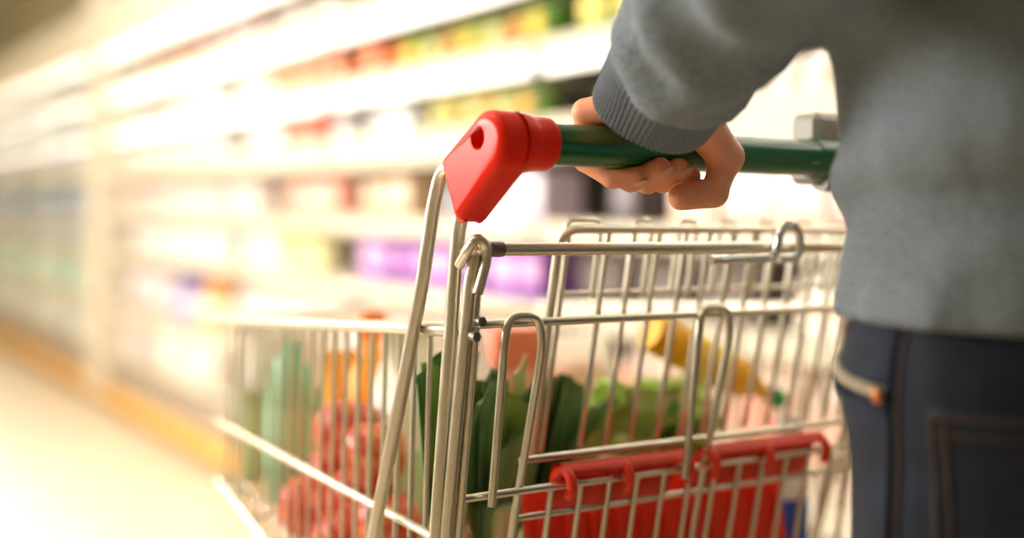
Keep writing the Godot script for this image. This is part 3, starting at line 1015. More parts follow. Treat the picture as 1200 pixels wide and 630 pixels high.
	# chassis and castors
	for s in [-1, 1]:
		var e: float = U0 if s < 0 else U1
		rod(t, "chassis_tube", [C(e, 0.24, 0.13), C(e, 0.20, 0.20), C(side_u(s, NOSE) , 0.20, 0.66), C(side_u(s, NOSE), 0.26, 0.70)], 0.011, z, 0.04, 12)
		rod(t, "basket_strut", [C(e, 0.24, 0.32), C(side_u(s, 0.55), floor_y(0.55) - 0.008, 0.55)], 0.0075, z, 0.0, 10)
		for w in [0.20, 0.62]:
			var u := side_u(s, w)
			var cs := Node3D.new()
			cs.name = "castor"
			cs.position = C(u, 0, w)
			t.add_child(cs, true)
			g = Geo.new()
			g.lathe([[0.02, 0.135], [0.022, 0.14], [0.022, 0.165], [0.012, 0.17], [0.012, 0.195]], 14)
			obj("swivel", g.mesh(), M.zinc_dull, cs)
			for b in [-1, 1]:
				boxed(cs, "fork", Vector3(b * 0.018, 0.098, 0.008), Vector3(0.003, 0.082, 0.03), M.zinc_dull, 0.001)
			g = Geo.new()
			g.lathe([[0.045, -0.013], [0.058, -0.013], [0.0625, -0.009], [0.0625, 0.009], [0.058, 0.013], [0.045, 0.013]], 28)
			g.moved(Transform3D(Basis(Vector3.FORWARD, PI / 2), Vector3(0, 0.0627, 0.012)))
			obj("wheel", g.mesh(), M.rubber, cs)
	for w in [0.22, 0.60]:
		rod(t, "cross_tube", [C(side_u(-1, w), 0.20, w), C(side_u(1, w), 0.20, w)], 0.009, z, 0.0, 10)


# ------------------------------------------------------------------ shopping in the trolley
func in_cart(u: float, y: float, w: float) -> Vector3:
	return cart_frame() * C(u, y, w)

func bed(w: float, half := 0.045) -> float:
	return floor_y(w + half) + 0.0035

func make_leek(called: String, label: String, at: Vector3, tip: Vector3, fan: float, leaves: Array, turn: float) -> void:
	# a shaft with flat folded leaves that spread in one plane; `at` is its foot, `tip` the middle of its cut top
	var up := tip - at
	var len := up.length()
	var x := Basis(Quaternion(Vector3.UP, up.normalized())) * Basis(Vector3.UP, turn)
	var t := thing(called, label, "vegetable", at, 0.0, "leeks in the trolley")
	t.basis = x
	var g := Geo.new()
	g.lathe([[0.012, 0.0], [0.017, 0.012], [0.0155, 0.05], [0.016, len * 0.42], [0.019, len * 0.55]], 14)
	obj("shaft", g.mesh(), M.leek_pale, t)
	var i := 0
	for lf in leaves:   # [sideways lean, length share, width, twist, tone, bow]
		var n := 12
		var rows_a := []
		var rows_b := []
		for k in n + 1:
			var s := float(k) / n
			var l: float = len * lf[1]
			var y := lerpf(len * 0.30, l, s)
			var sp := pow(s, 1.3)
			var cx: float = lf[0] * fan * sp
			var cz: float = (i - leaves.size() / 2.0) * 0.006 * (0.25 + s) + lf[5] * sp * sp
			var hw: float = lf[2] * (0.55 + 0.45 * sin(minf(1.0, s * 1.25) * PI * 0.5))
			var fold: float = 0.36 * (1.0 - 0.75 * s)
			var tw: float = lf[3] * s
			var ra := PackedVector3Array()
			var rb := PackedVector3Array()
			for j in 7:
				var q := (j - 3) / 3.0
				var px := q * hw
				var pz := absf(q) * hw * fold + 0.0012 * sin(q * 9.0 + i + s * 4.0)
				var p := Vector3(px * cos(tw) - pz * sin(tw) + cx, y + (0.010 * sin(q * 2.0 + i * 1.7) if k == n else 0.0) - absf(q) * 0.004 * s, px * sin(tw) + pz * cos(tw) + cz)
				ra.append(p)
				rb.append(p + Vector3(0, 0, -0.0012))
			rows_a.append(ra)
			rows_b.append(rb)
		g = Geo.new()
		var rings := []
		for k in n + 1:
			var ring := PackedVector3Array()
			for j in 7: ring.append(rows_a[k][j])
			for j in 7: ring.append(rows_b[k][6 - j])
			rings.append(ring)
		g.grid(rings, true, true, true)
		obj("leaf", g.mesh(), M[["leek_dark", "leek_blue", "leek_light", "leek_olive"][lf[4]]], t)
		i += 1

func make_lettuce(label: String, at: Vector3, r: float, sd: int, mats: Array) -> void:
	var t := thing("lettuce", label, "vegetable", at, sd * 1.3, "heads of lettuce in the trolley")
	var rr := RandomNumberGenerator.new()
	rr.seed = sd
	var g := Geo.new()
	g.lathe([[r * 0.12, 0.0], [r * 0.2, r * 0.1], [r * 0.3, r * 0.5], [r * 0.1, r * 0.9]], 12)
	obj("heart", g.mesh(), M.lettuce_pale, t)
	for i in 16:
		var ang := i * 2.399
		var open := lerpf(0.25, 1.15, i / 15.0)
		var h := r * lerpf(1.75, 1.25, i / 15.0)
		var rows := []
		for k in 9:
			var s := k / 8.0
			var ring := PackedVector3Array()
			for j in 9:
				var q := (j - 4) / 4.0
				var w := r * (0.25 + 0.75 * sin(s * PI * 0.62)) * 0.8
				var out := r * 0.15 + r * open * sin(s * 1.5) * 0.85 + 0.25 * r * q * q * (1.0 - open)
				var fr := r * 0.09 * sin(q * 11.0 + i * 2.0 + s * 5.0) * s * (0.3 + absf(q))
				var y := maxf(0.004, h * sin(s * 1.45) * (1.05 - 0.45 * open) + fr)
				var p := Vector3(q * w, y, out + fr)
				ring.append(p.rotated(Vector3.UP, ang))
			rows.append(ring)
		var both := []
		for ring in rows:
			var full := PackedVector3Array(ring)
			for j in 9:
				full.append(ring[8 - j] * 0.975)
			both.append(full)
		g = Geo.new()
		g.grid(both, true, true, true)
		obj("leaf", g.mesh(), mats[i % mats.size()], t)

func leafy(key: String, c0: Color, c1: Color, rough := 0.45) -> void:
	var m := mat(key, Color.WHITE, rough)
	m.albedo_texture = noise_tex(0.03, c0, c1, 256, 4, key.length())
	m.uv1_scale = Vector3(1.0, 0.18, 1)
	m.backlight_enabled = true
	m.backlight = Color(c1.r * 0.4, c1.g * 0.4, c1.b * 0.4)

func make_groceries() -> void:
	leafy("leek_dark", Color(0.26, 0.46, 0.23), Color(0.48, 0.66, 0.38))
	leafy("leek_blue", Color(0.34, 0.52, 0.32), Color(0.55, 0.69, 0.48))
	leafy("leek_light", Color(0.46, 0.63, 0.24), Color(0.66, 0.77, 0.40))
	leafy("leek_olive", Color(0.54, 0.56, 0.24), Color(0.72, 0.72, 0.42))
	leafy("leek_pale", Color(0.74, 0.82, 0.56), Color(0.94, 0.95, 0.84))
	leafy("lettuce_green", Color(0.56, 0.74, 0.24), Color(0.78, 0.89, 0.45))
	leafy("lettuce_pale", Color(0.78, 0.88, 0.46), Color(0.95, 0.97, 0.78))
	leafy("lettuce_deep", Color(0.28, 0.52, 0.07), Color(0.46, 0.70, 0.14))
	var w0 := 0.15
	make_leek("leek", "leek with broad upright dark green leaves beside the frame tubes", in_cart(0.032, bed(0.20, 0.02), 0.20), in_cart(0.014, 0.835, 0.150), 0.03, [[-0.3, 0.98, 0.0255, 0.2, 0, 0.0], [0.35, 1.0, 0.0285, -0.15, 1, 0.01], [-0.1, 0.95, 0.0225, 0.5, 2, -0.01], [0.5, 0.88, 0.0240, -0.3, 0, 0.015]], 0.5)
	make_leek("leek", "leek with a torn yellowish twisted leaf behind the gate bow", in_cart(0.088, bed(0.205, 0.02), 0.205), in_cart(0.080, 0.806, 0.172), 0.045, [[-0.9, 0.97, 0.0300, 0.3, 3, 0.0], [-0.3, 1.0, 0.0330, -0.2, 1, 0.01], [0.3, 0.93, 0.0240, 0.9, 2, 0.02], [0.85, 1.02, 0.0270, -0.4, 3, -0.01], [0.1, 0.82, 0.0330, 0.2, 0, 0.012]], 0.45)
	make_leek("leek", "leek with a wide fan of blue-green leaves leaning from the flap", in_cart(0.140, bed(0.235, 0.02), 0.235), in_cart(0.176, 0.792, 0.190), 0.05, [[-0.9, 0.97, 0.0270, 0.1, 0, 0.0], [-0.35, 1.0, 0.0330, 0.2, 1, 0.01], [0.3, 1.01, 0.0360, -0.1, 0, 0.0], [0.75, 0.95, 0.0360, -0.2, 1, 0.015], [1.1, 0.90, 0.0240, 0.1, 2, 0.02]], 0.5)
	var tr := deg_to_rad(CART_TURN)
	# tall things along the left side
	product("bottle", "juice_bottle", "tall orange juice bottle with an orange cap rising above the rim", "bottle", "", in_cart(0.097, bed(0.455, 0.036), 0.455), Vector3(0.072, 0.262, 0.072), ["f4a21c", "ffc830", "f08020"], tr - 0.9)
	product("gable", "milk_carton", "tall white milk carton with a pale green label behind the leeks", "carton", "", in_cart(0.099, bed(0.37, 0.036), 0.37), Vector3(0.066, 0.265, 0.066), ["fff8f0", "d4e4c4", "fff4e4"], tr)
	product("gable", "yoghurt_carton", "white yoghurt carton with a pink label beside the juice bottle", "carton", "", in_cart(0.185, bed(0.405, 0.038), 0.405), Vector3(0.068, 0.25, 0.068), ["fff8f2", "f4c8bc", "fff0e8"], tr)
	product("pouch", "corn_bag", "golden yellow bag with a white label against the mint bottle", "bag", "", in_cart(0.110, bed(0.523, 0.03), 0.523), Vector3(0.085, 0.20, 0.05), ["f0b024", "fff4d8", "d89818"], tr)
	product("bottle", "mint_bottle", "slim mint green bottle against the side wires", "bottle", "", in_cart(0.062, bed(0.590, 0.034), 0.590), Vector3(0.066, 0.22, 0.066), ["58b890", "88d0b0", "e8f4ec"], tr - 0.8)
	product("pouch", "spinach_bag", "olive green spinach bag standing in the nose of the basket", "bag", "", in_cart(0.090, bed(0.660, 0.03), 0.660), Vector3(0.12, 0.11, 0.052), ["8a9a50", "a8b468", "74843c"], tr)
	product("pouch", "flour_bag", "plump white flour bag resting on the spinach bag", "bag", "", in_cart(0.090, bed(0.660, 0.03) + 0.111, 0.660), Vector3(0.12, 0.085, 0.056), ["f4ece4", "e8dcd4", "f0e4dc"], tr)
	# red apples heaped low on the left
	var spots := [[0.028, 0.262, 0], [0.031, 0.332, 0], [0.036, 0.402, 0], [0.042, 0.500, 0], [0.100, 0.266, 0], [0.178, 0.325, 0], [0.030, 0.296, 1], [0.035, 0.366, 1], [0.037, 0.425, 1], [0.168, 0.335, 1], [0.032, 0.330, 2], [0.037, 0.400, 2]]
	var ag := Geo.new()
	ag.lathe([[0.004, 0.010], [0.014, 0.002], [0.022, 0.002], [0.031, 0.016], [0.034, 0.034], [0.031, 0.052], [0.021, 0.063], [0.010, 0.063], [0.003, 0.055]], 20)
	var am := ag.mesh()
	var sg := Geo.new()
	sg.tube([Vector3(0, 0.052, 0), Vector3(0.001, 0.064, 0.001), Vector3(0.004, 0.073, 0.002)], 0.0013, 6)
	var sm := sg.mesh()
	var apple := mat("apple", Color.WHITE, 0.35)
	apple.albedo_texture = noise_tex(0.02, Color(0.70, 0.10, 0.07), Color(0.95, 0.62, 0.42), 256, 3, 4, 0.12)
	for q in spots:
		var o := thing("apple", "red and pink mottled apple heaped low behind the side wires", "fruit", in_cart(q[0], bed(q[1]) + q[2] * 0.060 - 0.004, q[1]), q[0] * 90.0, "red apples heaped in the trolley")
		obj("flesh", am, apple, o)
		obj("stem", sm, M.thread, o)
	# middle and right: salad, boxes, bottles
	var box1 := product("box", "fish_box", "coral red box standing on end behind the leeks", "box", "", in_cart(0.262, bed(0.40), 0.398), Vector3(0.07, 0.25, 0.04), ["f08468", "f8b8a4", "e06048"], tr - 0.3)
	product("box", "cereal_box", "wide white and green box lying flat under the lettuce", "box", "", in_cart(0.345, bed(0.265, 0.11), 0.265), Vector3(0.17, 0.105, 0.20), ["f4f4e4", "b8d880", "e8f0d0"], tr)
	product("box", "snack_box", "cream box lying flat under the bread bag", "box", "", in_cart(0.375, bed(0.485, 0.085), 0.485), Vector3(0.20, 0.09, 0.15), ["f8ecd8", "f0d8a0", "fff4e4"], tr)
	make_lettuce("bright green lettuce head behind the red seat flap", in_cart(0.306, 0.672, 0.238), 0.066, 3, [M.lettuce_green, M.lettuce_pale, M.lettuce_green, M.lettuce_pale, M.lettuce_deep])
	make_lettuce("pale green lettuce head with creamy leaves beside the yellow bottle", in_cart(0.437, 0.672, 0.335), 0.056, 5, [M.lettuce_pale, M.lettuce_green, M.lettuce_pale])
	product("pouch", "bread_bag", "cream white bread bag lying on the cream box", "bag", "", in_cart(0.375, bed(0.485, 0.085) + 0.0915, 0.485), Vector3(0.18, 0.11, 0.12), ["fbeee0", "f4d0c0", "f4e4d4"], tr)
	var b := product("bottle", "mustard_bottle", "yellow squeeze bottle with a green cap lying slantwise on the lettuce", "bottle", "", in_cart(0.318, 0.834, 0.235), Vector3(0.052, 0.225, 0.045), ["f8b820", "fcd860", "1f9a4c"])
	b.basis = Basis(Vector3.UP, tr) * Basis(Vector3(0, 0, 1), -PI / 2 - 0.42)
	product("bottle", "detergent_bottle", "white bottle with a blue label standing by the right basket wall", "bottle", "", in_cart(0.498, bed(0.20), 0.20), Vector3(0.056, 0.195, 0.056), ["f8f8fc", "3058c0", "f0f0f4"], tr - 1.0)


# ------------------------------------------------------------------ the shopper
func make_person() -> void:
	var t := thing("person", "shopper in a grey-blue knit sweater and dark jeans pushing the trolley", "person", in_cart(0.262, 0.0, -0.300), deg_to_rad(CART_TURN - 10.0))
	var inv := t.transform.affine_inverse() * cart_frame()
	var P := func(u, y, w): return inv * C(u, y, w)
	var clav_l := Vector3(-0.165, 1.425, 0.0)
	var clav_r := Vector3(0.165, 1.425, 0.0)
	var elbow_l: Vector3 = P.call(0.004, 1.180, -0.262)
	var wrist_l: Vector3 = P.call(0.070, 1.047, -0.060)
	var rm := 0.526     # the right hand mirrors the left one on the bar
	var elbow_r: Vector3 = P.call(rm - 0.004, 1.180, -0.262)
	var wrist_r: Vector3 = P.call(rm - 0.070, 1.047, -0.060)
	# ---- skin: one continuous figure
	var body := Field.new()
	body.bone(Vector3(0, 1.36, 0), Vector3(0, 1.0, 0), 0.135, 0.125, 0.04, 1.5)
	body.bone(Vector3(-0.05, 0.92, 0), Vector3(0.05, 0.92, 0), 0.115, 0.115, 0.05, 1.2)
	body.bone(clav_l, clav_r, 0.05, 0.05, 0.05)
	body.bone(Vector3(0, 1.44, 0.01), Vector3(0, 1.56, -0.01), 0.058, 0.055, 0.04)
	for s in [-1, 1]:
		body.bone(Vector3(s * 0.085, 0.86, 0), Vector3(s * 0.10, 0.48, -0.01), 0.078, 0.05, 0.04)
		body.bone(Vector3(s * 0.10, 0.48, -0.01), Vector3(s * 0.11, 0.09, 0.02), 0.048, 0.033, 0.03)
		body.bone(Vector3(s * 0.11, 0.055, 0.03), Vector3(s * 0.12, 0.04, -0.12), 0.03, 0.025, 0.03)
	body.bone(clav_l, elbow_l, 0.048, 0.038, 0.03)
	body.bone(elbow_l, wrist_l, 0.038, 0.026, 0.02)
	body.bone(clav_r, elbow_r, 0.048, 0.038, 0.03)
	body.bone(elbow_r, wrist_r, 0.038, 0.026, 0.02)
	var gb := body.net(Vector3(-0.36, 0.0, -0.34), Vector3(0.36, 1.58, 0.20), 0.016)
	# head
	var head := Field.new()
	var hc := Vector3(0, 1.665, -0.02)
	head.bone(Vector3(0, 1.50, 0.0), Vector3(0, 1.60, -0.01), 0.056, 0.054, 0.03)
	head.bone(hc + Vector3(0, 0.035, 0.02), hc + Vector3(0, 0.03, -0.015), 0.083, 0.078, 0.03)
	head.bone(hc + Vector3(0, -0.02, -0.03), hc + Vector3(0, -0.085, -0.045), 0.062, 0.032, 0.05)
	head.bone(hc + Vector3(0, 0.005, -0.098), hc + Vector3(0, -0.028, -0.118), 0.009, 0.014, 0.02)
	head.bone(hc + Vector3(-0.02, -0.062, -0.088), hc + Vector3(0.02, -0.062, -0.088), 0.008, 0.008, 0.012)
	head.bone(hc + Vector3(-0.045, 0.022, -0.083), hc + Vector3(0.045, 0.022, -0.083), 0.011, 0.011, 0.015)
	for s in [-1, 1]:
		head.bone(hc + Vector3(s * 0.083, 0.015, 0.012), hc + Vector3(s * 0.078, -0.025, 0.0), 0.014, 0.008, 0.008)
	gb.add(head.net(hc - Vector3(0.12, 0.2, 0.16), hc + Vector3(0.12, 0.14, 0.14), 0.006))
	# hands, built round the bar in the trolley frame
	for s in [-1, 1]:
		var hand := Field.new()
		var put := func(u, y, w): return C(u if s < 0 else rm - u, y, w)
		var around := func(u, phi, rad): return put.call(u, 1.013 + rad * cos(deg_to_rad(phi)), rad * sin(deg_to_rad(phi)))
		# each finger: place of its knuckle on the bar, radius, sideways run, PIP / DIP / tip angles round the bar
		var f := [[0.052, 0.0082, 0.033, 112.0, 168.0, 206.0, 0.008], [0.0705, 0.0092, 0.031, 112.0, 180.0, 232.0, 0.003], [0.0905, 0.0097, 0.031, 112.0, 180.0, 232.0, 0.0], [0.111, 0.0092, 0.029, 112.0, 172.0, 214.0, 0.0]]
		var wr: Vector3 = put.call(0.078, 1.050, -0.050)
		for q in f:
			var big: float = 0.0168 + q[1] - 0.0004
			var mcp: Vector3 = around.call(q[0], 30.0, 0.0335)
			var pip: Vector3 = around.call(q[0] + q[6], q[3], big + 0.004)
			var dip: Vector3 = around.call(q[0] + q[6] + (q[2] - q[6]) * 0.5, q[4], big + 0.0012)
			var tip: Vector3 = around.call(q[0] + q[2], q[5], big + 0.0004)
			hand.bone(wr.lerp(mcp, 0.15), mcp, 0.0135, 0.0108, 0.012)
			hand.bone(mcp, pip, q[1] * 1.10, q[1] * 1.06, 0.004)
			hand.bone(pip, dip, q[1] * 1.04, q[1] * 0.97, 0.0022)
			hand.bone(dip, tip, q[1] * 0.99, q[1] * 0.97, 0.0022)
			var rad_dir: Vector3 = (tip - put.call(q[0] + q[2], 1.013, 0.0)).normalized()
			var run_dir: Vector3 = (tip - dip).normalized()
			run_dir = (run_dir - rad_dir * run_dir.dot(rad_dir)).normalized()
			var ng := Geo.new()
			ng.lathe([[1.0, 0.0], [0.92, 0.35], [0.6, 0.8], [0.1, 1.0]], 14)
			obj("nail", ng.mesh(), M.nail, t, inv * Transform3D(Basis(run_dir.cross(rad_dir) * -q[1] * 0.55, rad_dir * 0.0018, run_dir * q[1] * 0.78), tip + rad_dir * q[1] * 0.86 + run_dir * q[1] * 0.18))
		var t0: Vector3 = put.call(0.108, 1.046, -0.046)
		var t1: Vector3 = put.call(0.1605, 1.008, -0.036)
		var t2: Vector3 = put.call(0.1490, 0.9775, -0.034)
		var t3: Vector3 = put.call(0.1190, 0.9735, -0.027)
		hand.bone(t0, t1, 0.020, 0.0128, 0.012)
		hand.bone(t1, t2, 0.0130, 0.0108, 0.004)
		hand.bone(t2, t3, 0.0122, 0.0108, 0.003)
		hand.bone(put.call(0.122, 1.041, -0.024), t1, 0.012, 0.011, 0.010)
		hand.bone(wr, put.call(0.066, 1.062, -0.085), 0.024, 0.026, 0.02)
		var lo := C(0.02, 0.94, 0.06)
		var hi := C(0.19, 1.10, -0.10)
		if s > 0:
			lo = C(rm - 0.19, 0.94, 0.06)
			hi = C(rm - 0.02, 1.10, -0.10)
		gb.add(hand.net(lo, hi, 0.0026).moved(inv))
	obj("body", gb.mesh(), M.skin, t)
	# hair
	var hair := Field.new()
	hair.bone(hc + Vector3(0, 0.05, 0.03), hc + Vector3(0, 0.055, -0.005), 0.088, 0.084, 0.02)
	hair.bone(hc + Vector3(0, -0.02, 0.06), hc + Vector3(0, 0.04, 0.05), 0.045, 0.06, 0.03)
	hair.planes.append([Vector3(0, -0.75, -0.66).normalized(), Vector3(0, -0.75, -0.66).normalized().dot(hc + Vector3(0, 0.03, -0.045))])
	hair.noise = FastNoiseLite.new()
	hair.noise.frequency = 30.0
	hair.amp = 0.004
	obj("hair", hair.net(hc - Vector3(0.13, 0.12, 0.14), hc + Vector3(0.13, 0.18, 0.16), 0.008).mesh(), M.hair, t)
	# ---- sweater
	var sw := Field.new()
	sw.bone(Vector3(0, 1.36, 0.0), Vector3(0, 1.12, 0), 0.182, 0.182, 0.05, 1.30)
	sw.bone(Vector3(0, 1.12, 0), Vector3(0, 0.84, 0), 0.182, 0.190, 0.05, 1.26)
	sw.bone(clav_l + Vector3(0.02, 0, 0), clav_r - Vector3(0.02, 0, 0), 0.075, 0.075, 0.06, 1.05)
	sw.bone(Vector3(0, 1.45, 0.01), Vector3(0, 1.50, 0.0), 0.072, 0.068, 0.03)
	var mid_l := elbow_l.lerp(wrist_l, 0.75)
	var mid_r := elbow_r.lerp(wrist_r, 0.75)
	sw.bone(clav_l, elbow_l, 0.078, 0.078, 0.018)
	sw.bone(elbow_l, mid_l, 0.078, 0.056, 0.03)
	sw.bone(clav_r, elbow_r, 0.078, 0.078, 0.018)
	sw.bone(elbow_r, mid_r, 0.078, 0.056, 0.03)
	# folds of the cloth: soft ridges that run round the body and across the sleeves
	for q in [[-8.0, 88.0, 0.995, 1.035, 0.025], [-15.0, 40.0, 1.13, 1.025, 0.022], [20.0, 92.0, 0.940, 0.948, 0.017], [12.0, 90.0, 1.14, 1.095, 0.024], [-40.0, 90.0, 0.900, 0.902, 0.012], [-60.0, -5.0, 0.96, 1.00, 0.014]]:
		for k in 7:
			var ends := []
			for m in [k, k + 1]:
				var an := deg_to_rad(lerpf(q[0], q[1], m / 7.0))
				ends.append(Vector3(-0.181 * cos(an), lerpf(q[2], q[3], m / 7.0), 0.140 * sin(an)))
			var r0: float = q[4] * (0.6 + 0.4 * sin(PI * k / 7.0))
			var r1: float = q[4] * (0.6 + 0.4 * sin(PI * (k + 1) / 7.0))
			sw.bone(ends[0], ends[1], r0, r1, 0.016)
	for s in [-1, 1]:
		var el: Vector3 = elbow_l if s < 0 else elbow_r
		var wt: Vector3 = wrist_l if s < 0 else wrist_r
		var ax := (wt - el).normalized()
		var e1 := ax.cross(Vector3.UP).normalized()
		var e2 := ax.cross(e1)
		var out := Vector3(s * 0.6, 0.25, 0.75)      # the outer, rearward side of the sleeve
		var mid := atan2(out.dot(e2), out.dot(e1))
		for q in [[0.34, 0.66, -1.3, 1.0, 0.013], [0.62, 0.80, -1.1, 0.7, 0.011], [0.0, 0.34, -1.4, 0.9, 0.014], [0.80, 0.52, 0.3, 1.6, 0.010]]:
			for k in 6:
				var ends := []
				for m in [k, k + 1]:
					var tt := lerpf(q[0], q[1], m / 6.0)
					var an: float = mid + s * lerpf(q[2], q[3], m / 6.0)
					var rad := lerpf(0.078, 0.053, minf(1.0, tt / 0.75)) - 0.002
					ends.append(el.lerp(wt, tt) + (e1 * cos(an) + e2 * sin(an)) * rad)
				sw.bone(ends[0], ends[1], q[4] * (0.55 + 0.45 * sin(PI * k / 6.0)), q[4] * (0.55 + 0.45 * sin(PI * (k + 1) / 6.0)), 0.020)
	sw.noise = FastNoiseLite.new()
	sw.noise.seed = 4
	sw.noise.frequency = 5.0
	sw.noise.fractal_octaves = 2
	sw.amp = 0.007
	sw.stretch = Vector3(1, 2.2, 1)
	sw.planes.append([Vector3.DOWN, -0.889])
	var gs := sw.net(Vector3(-0.40, 0.85, -0.36), Vector3(0.40, 1.58, 0.20), 0.0105)
	var sweater := obj("sweater", gs.mesh(), M.knit, t)
	for s in [-1, 1]:
		# ribbed cuff
		var el: Vector3 = elbow_l if s < 0 else elbow_r
		var wt: Vector3 = wrist_l if s < 0 else wrist_r
		var ax := (wt - el).normalized()
		var e1 := ax.cross(Vector3.UP).normalized()
		var e2 := ax.cross(e1)
		var c0 := wt - ax * 0.046 + Vector3(-0.004, 0, 0)
		var rows := []
		var prof := [[-0.006, 0.050], [-0.001, 0.0560], [0.010, 0.0556], [0.022, 0.0536], [0.036, 0.0515], [0.050, 0.0505], [0.0555, 0.0498], [0.0575, 0.0480], [0.0560, 0.0460], [0.030, 0.0440]]
		for q in prof:
			var ring := PackedVector3Array()
			for j in 288:
				var a := TAU * j / 288
				var rib := 0.0010 * (1.0 if (j % 4) < 2 else -1.0) if q[0] > 0.0 else 0.0
				var wob := 0.0012 * sin(a * 3.0 + q[0] * 60.0)
				var rad: float = q[1] + rib + wob
				ring.append(c0 + ax * (q[0] + 0.003 * sin(a * 2.0 + 0.8)) + (e1 * cos(a) + e2 * sin(a) * 0.86) * rad)
			rows.append(ring)
		var gc := Geo.new()
		gc.grid(rows, true)
		obj("cuff", gc.mesh(), M.cuff_knit, sweater)
	# ---- jeans
	var jn := Field.new()
	jn.bone(Vector3(-0.07, 0.955, 0), Vector3(0.07, 0.955, 0), 0.092, 0.092, 0.04, 1.0)
	jn.bone(Vector3(-0.07, 0.87, 0.005), Vector3(0.07, 0.87, 0.005), 0.112, 0.112, 0.05, 1.0)
	for s in [-1, 1]:
		jn.bone(Vector3(s * 0.085, 0.83, 0.005), Vector3(s * 0.10, 0.48, -0.01), 0.102, 0.066, 0.03)
		jn.bone(Vector3(s * 0.10, 0.48, -0.01), Vector3(s * 0.11, 0.09, 0.02), 0.066, 0.056, 0.02)
	jn.noise = FastNoiseLite.new()
	jn.noise.seed = 9
	jn.noise.frequency = 7.0
	jn.amp = 0.004
	jn.stretch = Vector3(1, 1.6, 1)
	jn.planes.append([Vector3.UP, 0.985])
	jn.planes.append([Vector3.DOWN, -0.055])
	var jeans := obj("jeans", jn.net(Vector3(-0.22, 0.03, -0.17), Vector3(0.22, 1.0, 0.17), 0.0125).mesh(), M.denim, t)
	var on := func(ang, y, lift):
		var d := Vector3(-cos(deg_to_rad(ang)), 0, sin(deg_to_rad(ang)))
		var o := Vector3(-0.03, y, 0.0)
		var r := 0.34
		for k in 40:
			var q: float = jn.dist(o + d * r)
			if q < 0.0004:
				break
			r -= q * 0.8
		return o + d * (r + lift)
	var patch := func(called, a0, a1, y0, y1, lift, mt):
		var rows := []
		for i in 15:
			var ring := PackedVector3Array()
			for j in 15:
				var edge: bool = i == 0 or j == 0 or i == 14 or j == 14
				ring.append(on.call(lerpf(a0, a1, clampf((j - 1) / 12.0, 0, 1)), lerpf(y0, y1, clampf((i - 1) / 12.0, 0, 1)), -0.002 if edge else lift))
			rows.append(ring)
		var gp := Geo.new()
		gp.grid(rows, false)
		return obj(called, gp.mesh(), mt, jeans)
	var seam := func(called, pts, r, mt, lift, parent):
		var path := []
		for q in spline(pts, 6):
			path.append(on.call(q.x, q.y, lift))
		var gq := Geo.new()
		gq.tube(path, r, 6)
		return obj(called, gq.mesh(), mt, parent)
	var V := func(a, y): return Vector3(a, y, 0)
	for s in [0, 1]:
		var flip: float = 1.0 if s == 0 else -1.0
		var A := func(a): return a if s == 0 else 180.0 - a
		var pk = patch.call("back_pocket", A.call(15.0), A.call(66.0), 0.70, 0.842, 0.0035, M.denim)
		for q in [0.0, 3.0]:
			seam.call("stitching", [V.call(A.call(17.0 + q), 0.705), V.call(A.call(16.5 + q), 0.77), V.call(A.call(16.0 + q), 0.838 - q * 0.0006)], 0.0009, M.thread, 0.0042, pk)
		for q in [0.0, 0.011]:
			seam.call("stitching", [V.call(A.call(16.0), 0.837 - q), V.call(A.call(40.0), 0.838 - q), V.call(A.call(64.0), 0.839 - q)], 0.0009, M.thread, 0.0042, pk)
		seam.call("side_seam", [V.call(A.call(5.0), 0.95), V.call(A.call(4.0), 0.86), V.call(A.call(1.0), 0.72), V.call(A.call(-3.0), 0.60)], 0.0026, M.denim, 0.0003, jeans)
		seam.call("stitching", [V.call(A.call(8.0), 0.95), V.call(A.call(7.0), 0.86), V.call(A.call(4.0), 0.72), V.call(A.call(0.0), 0.60)], 0.0009, M.thread, 0.0008, jeans)
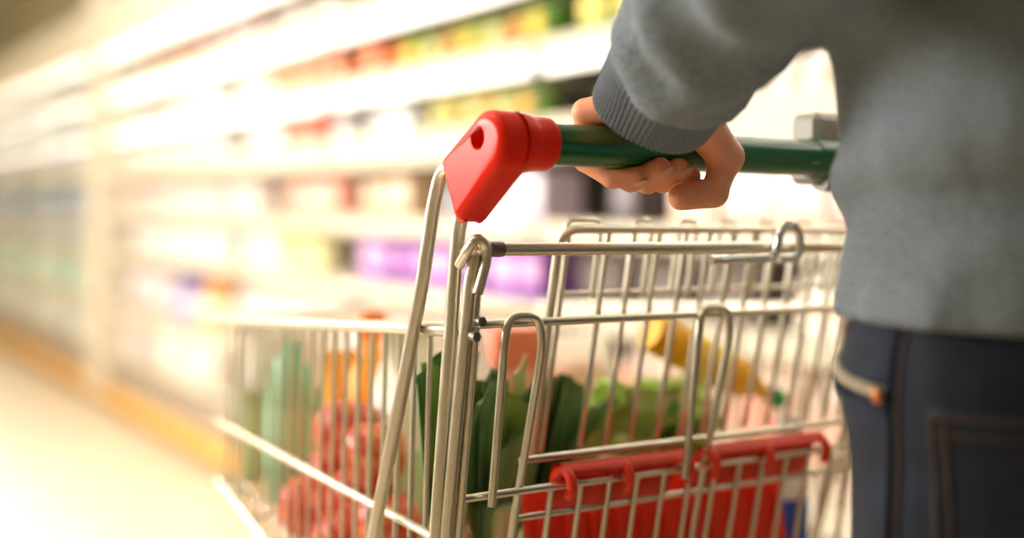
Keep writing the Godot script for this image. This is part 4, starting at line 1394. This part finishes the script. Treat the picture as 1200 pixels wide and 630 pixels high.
		# gaping front pocket: pale worn edge, lining, copper rivet
		patch.call("pocket_lining", A.call(-30.0), A.call(3.0), 0.852, 0.897, 0.0012, M.denim)
		seam.call("pocket_edge", [V.call(A.call(5.0), 0.914), V.call(A.call(-14.0), 0.899), V.call(A.call(-32.0), 0.880), V.call(A.call(-32.0), 0.861), V.call(A.call(-14.0), 0.851), V.call(A.call(3.0), 0.846)], 0.0048, M.denim_worn, 0.0015, jeans)
		seam.call("pocket_edge", [V.call(A.call(-40.0), 0.854), V.call(A.call(-18.0), 0.840), V.call(A.call(3.0), 0.834)], 0.0030, M.denim, 0.0015, jeans)
		var rp: Vector3 = on.call(A.call(2.0), 0.845, 0.005)
		var rg := Geo.new()
		rg.lathe([[0.0052, 0.0], [0.0055, 0.0012], [0.004, 0.0026], [0.0018, 0.0032]], 16)
		var nd: Vector3 = (rp - Vector3(-0.03, rp.y, 0)).normalized()
		obj("rivet", rg.mesh(), M.copper, jeans, Transform3D(Basis(Quaternion(Vector3.UP, nd)), rp))
	# ---- shoes
	for s in [-1, 1]:
		var sf := Field.new()
		sf.bone(Vector3(s * 0.11, 0.06, 0.05), Vector3(s * 0.12, 0.045, -0.13), 0.042, 0.038, 0.02)
		sf.bone(Vector3(s * 0.11, 0.06, 0.04), Vector3(s * 0.11, 0.10, 0.03), 0.042, 0.046, 0.02)
		sf.planes.append([Vector3.DOWN, -0.022])
		sf.planes.append([Vector3.UP, 0.115])
		var shoe := obj("shoe", sf.net(Vector3(s * 0.115 - 0.07, 0.0, -0.20), Vector3(s * 0.115 + 0.07, 0.14, 0.12), 0.009).mesh(), M.leather, t)
		var so := Geo.new()
		var rows := []
		for y in [0.002, 0.024]:
			var ring := PackedVector3Array()
			for j in 28:
				var a := -TAU * j / 28
				ring.append(Vector3(s * 0.115 + cos(a) * (0.043 - 0.006 * sin(a)), y, -0.04 + sin(a) * 0.135))
			rows.append(ring)
		so.grid(rows, true, true, true)
		obj("sole", so.mesh(true), M.rubber, shoe)
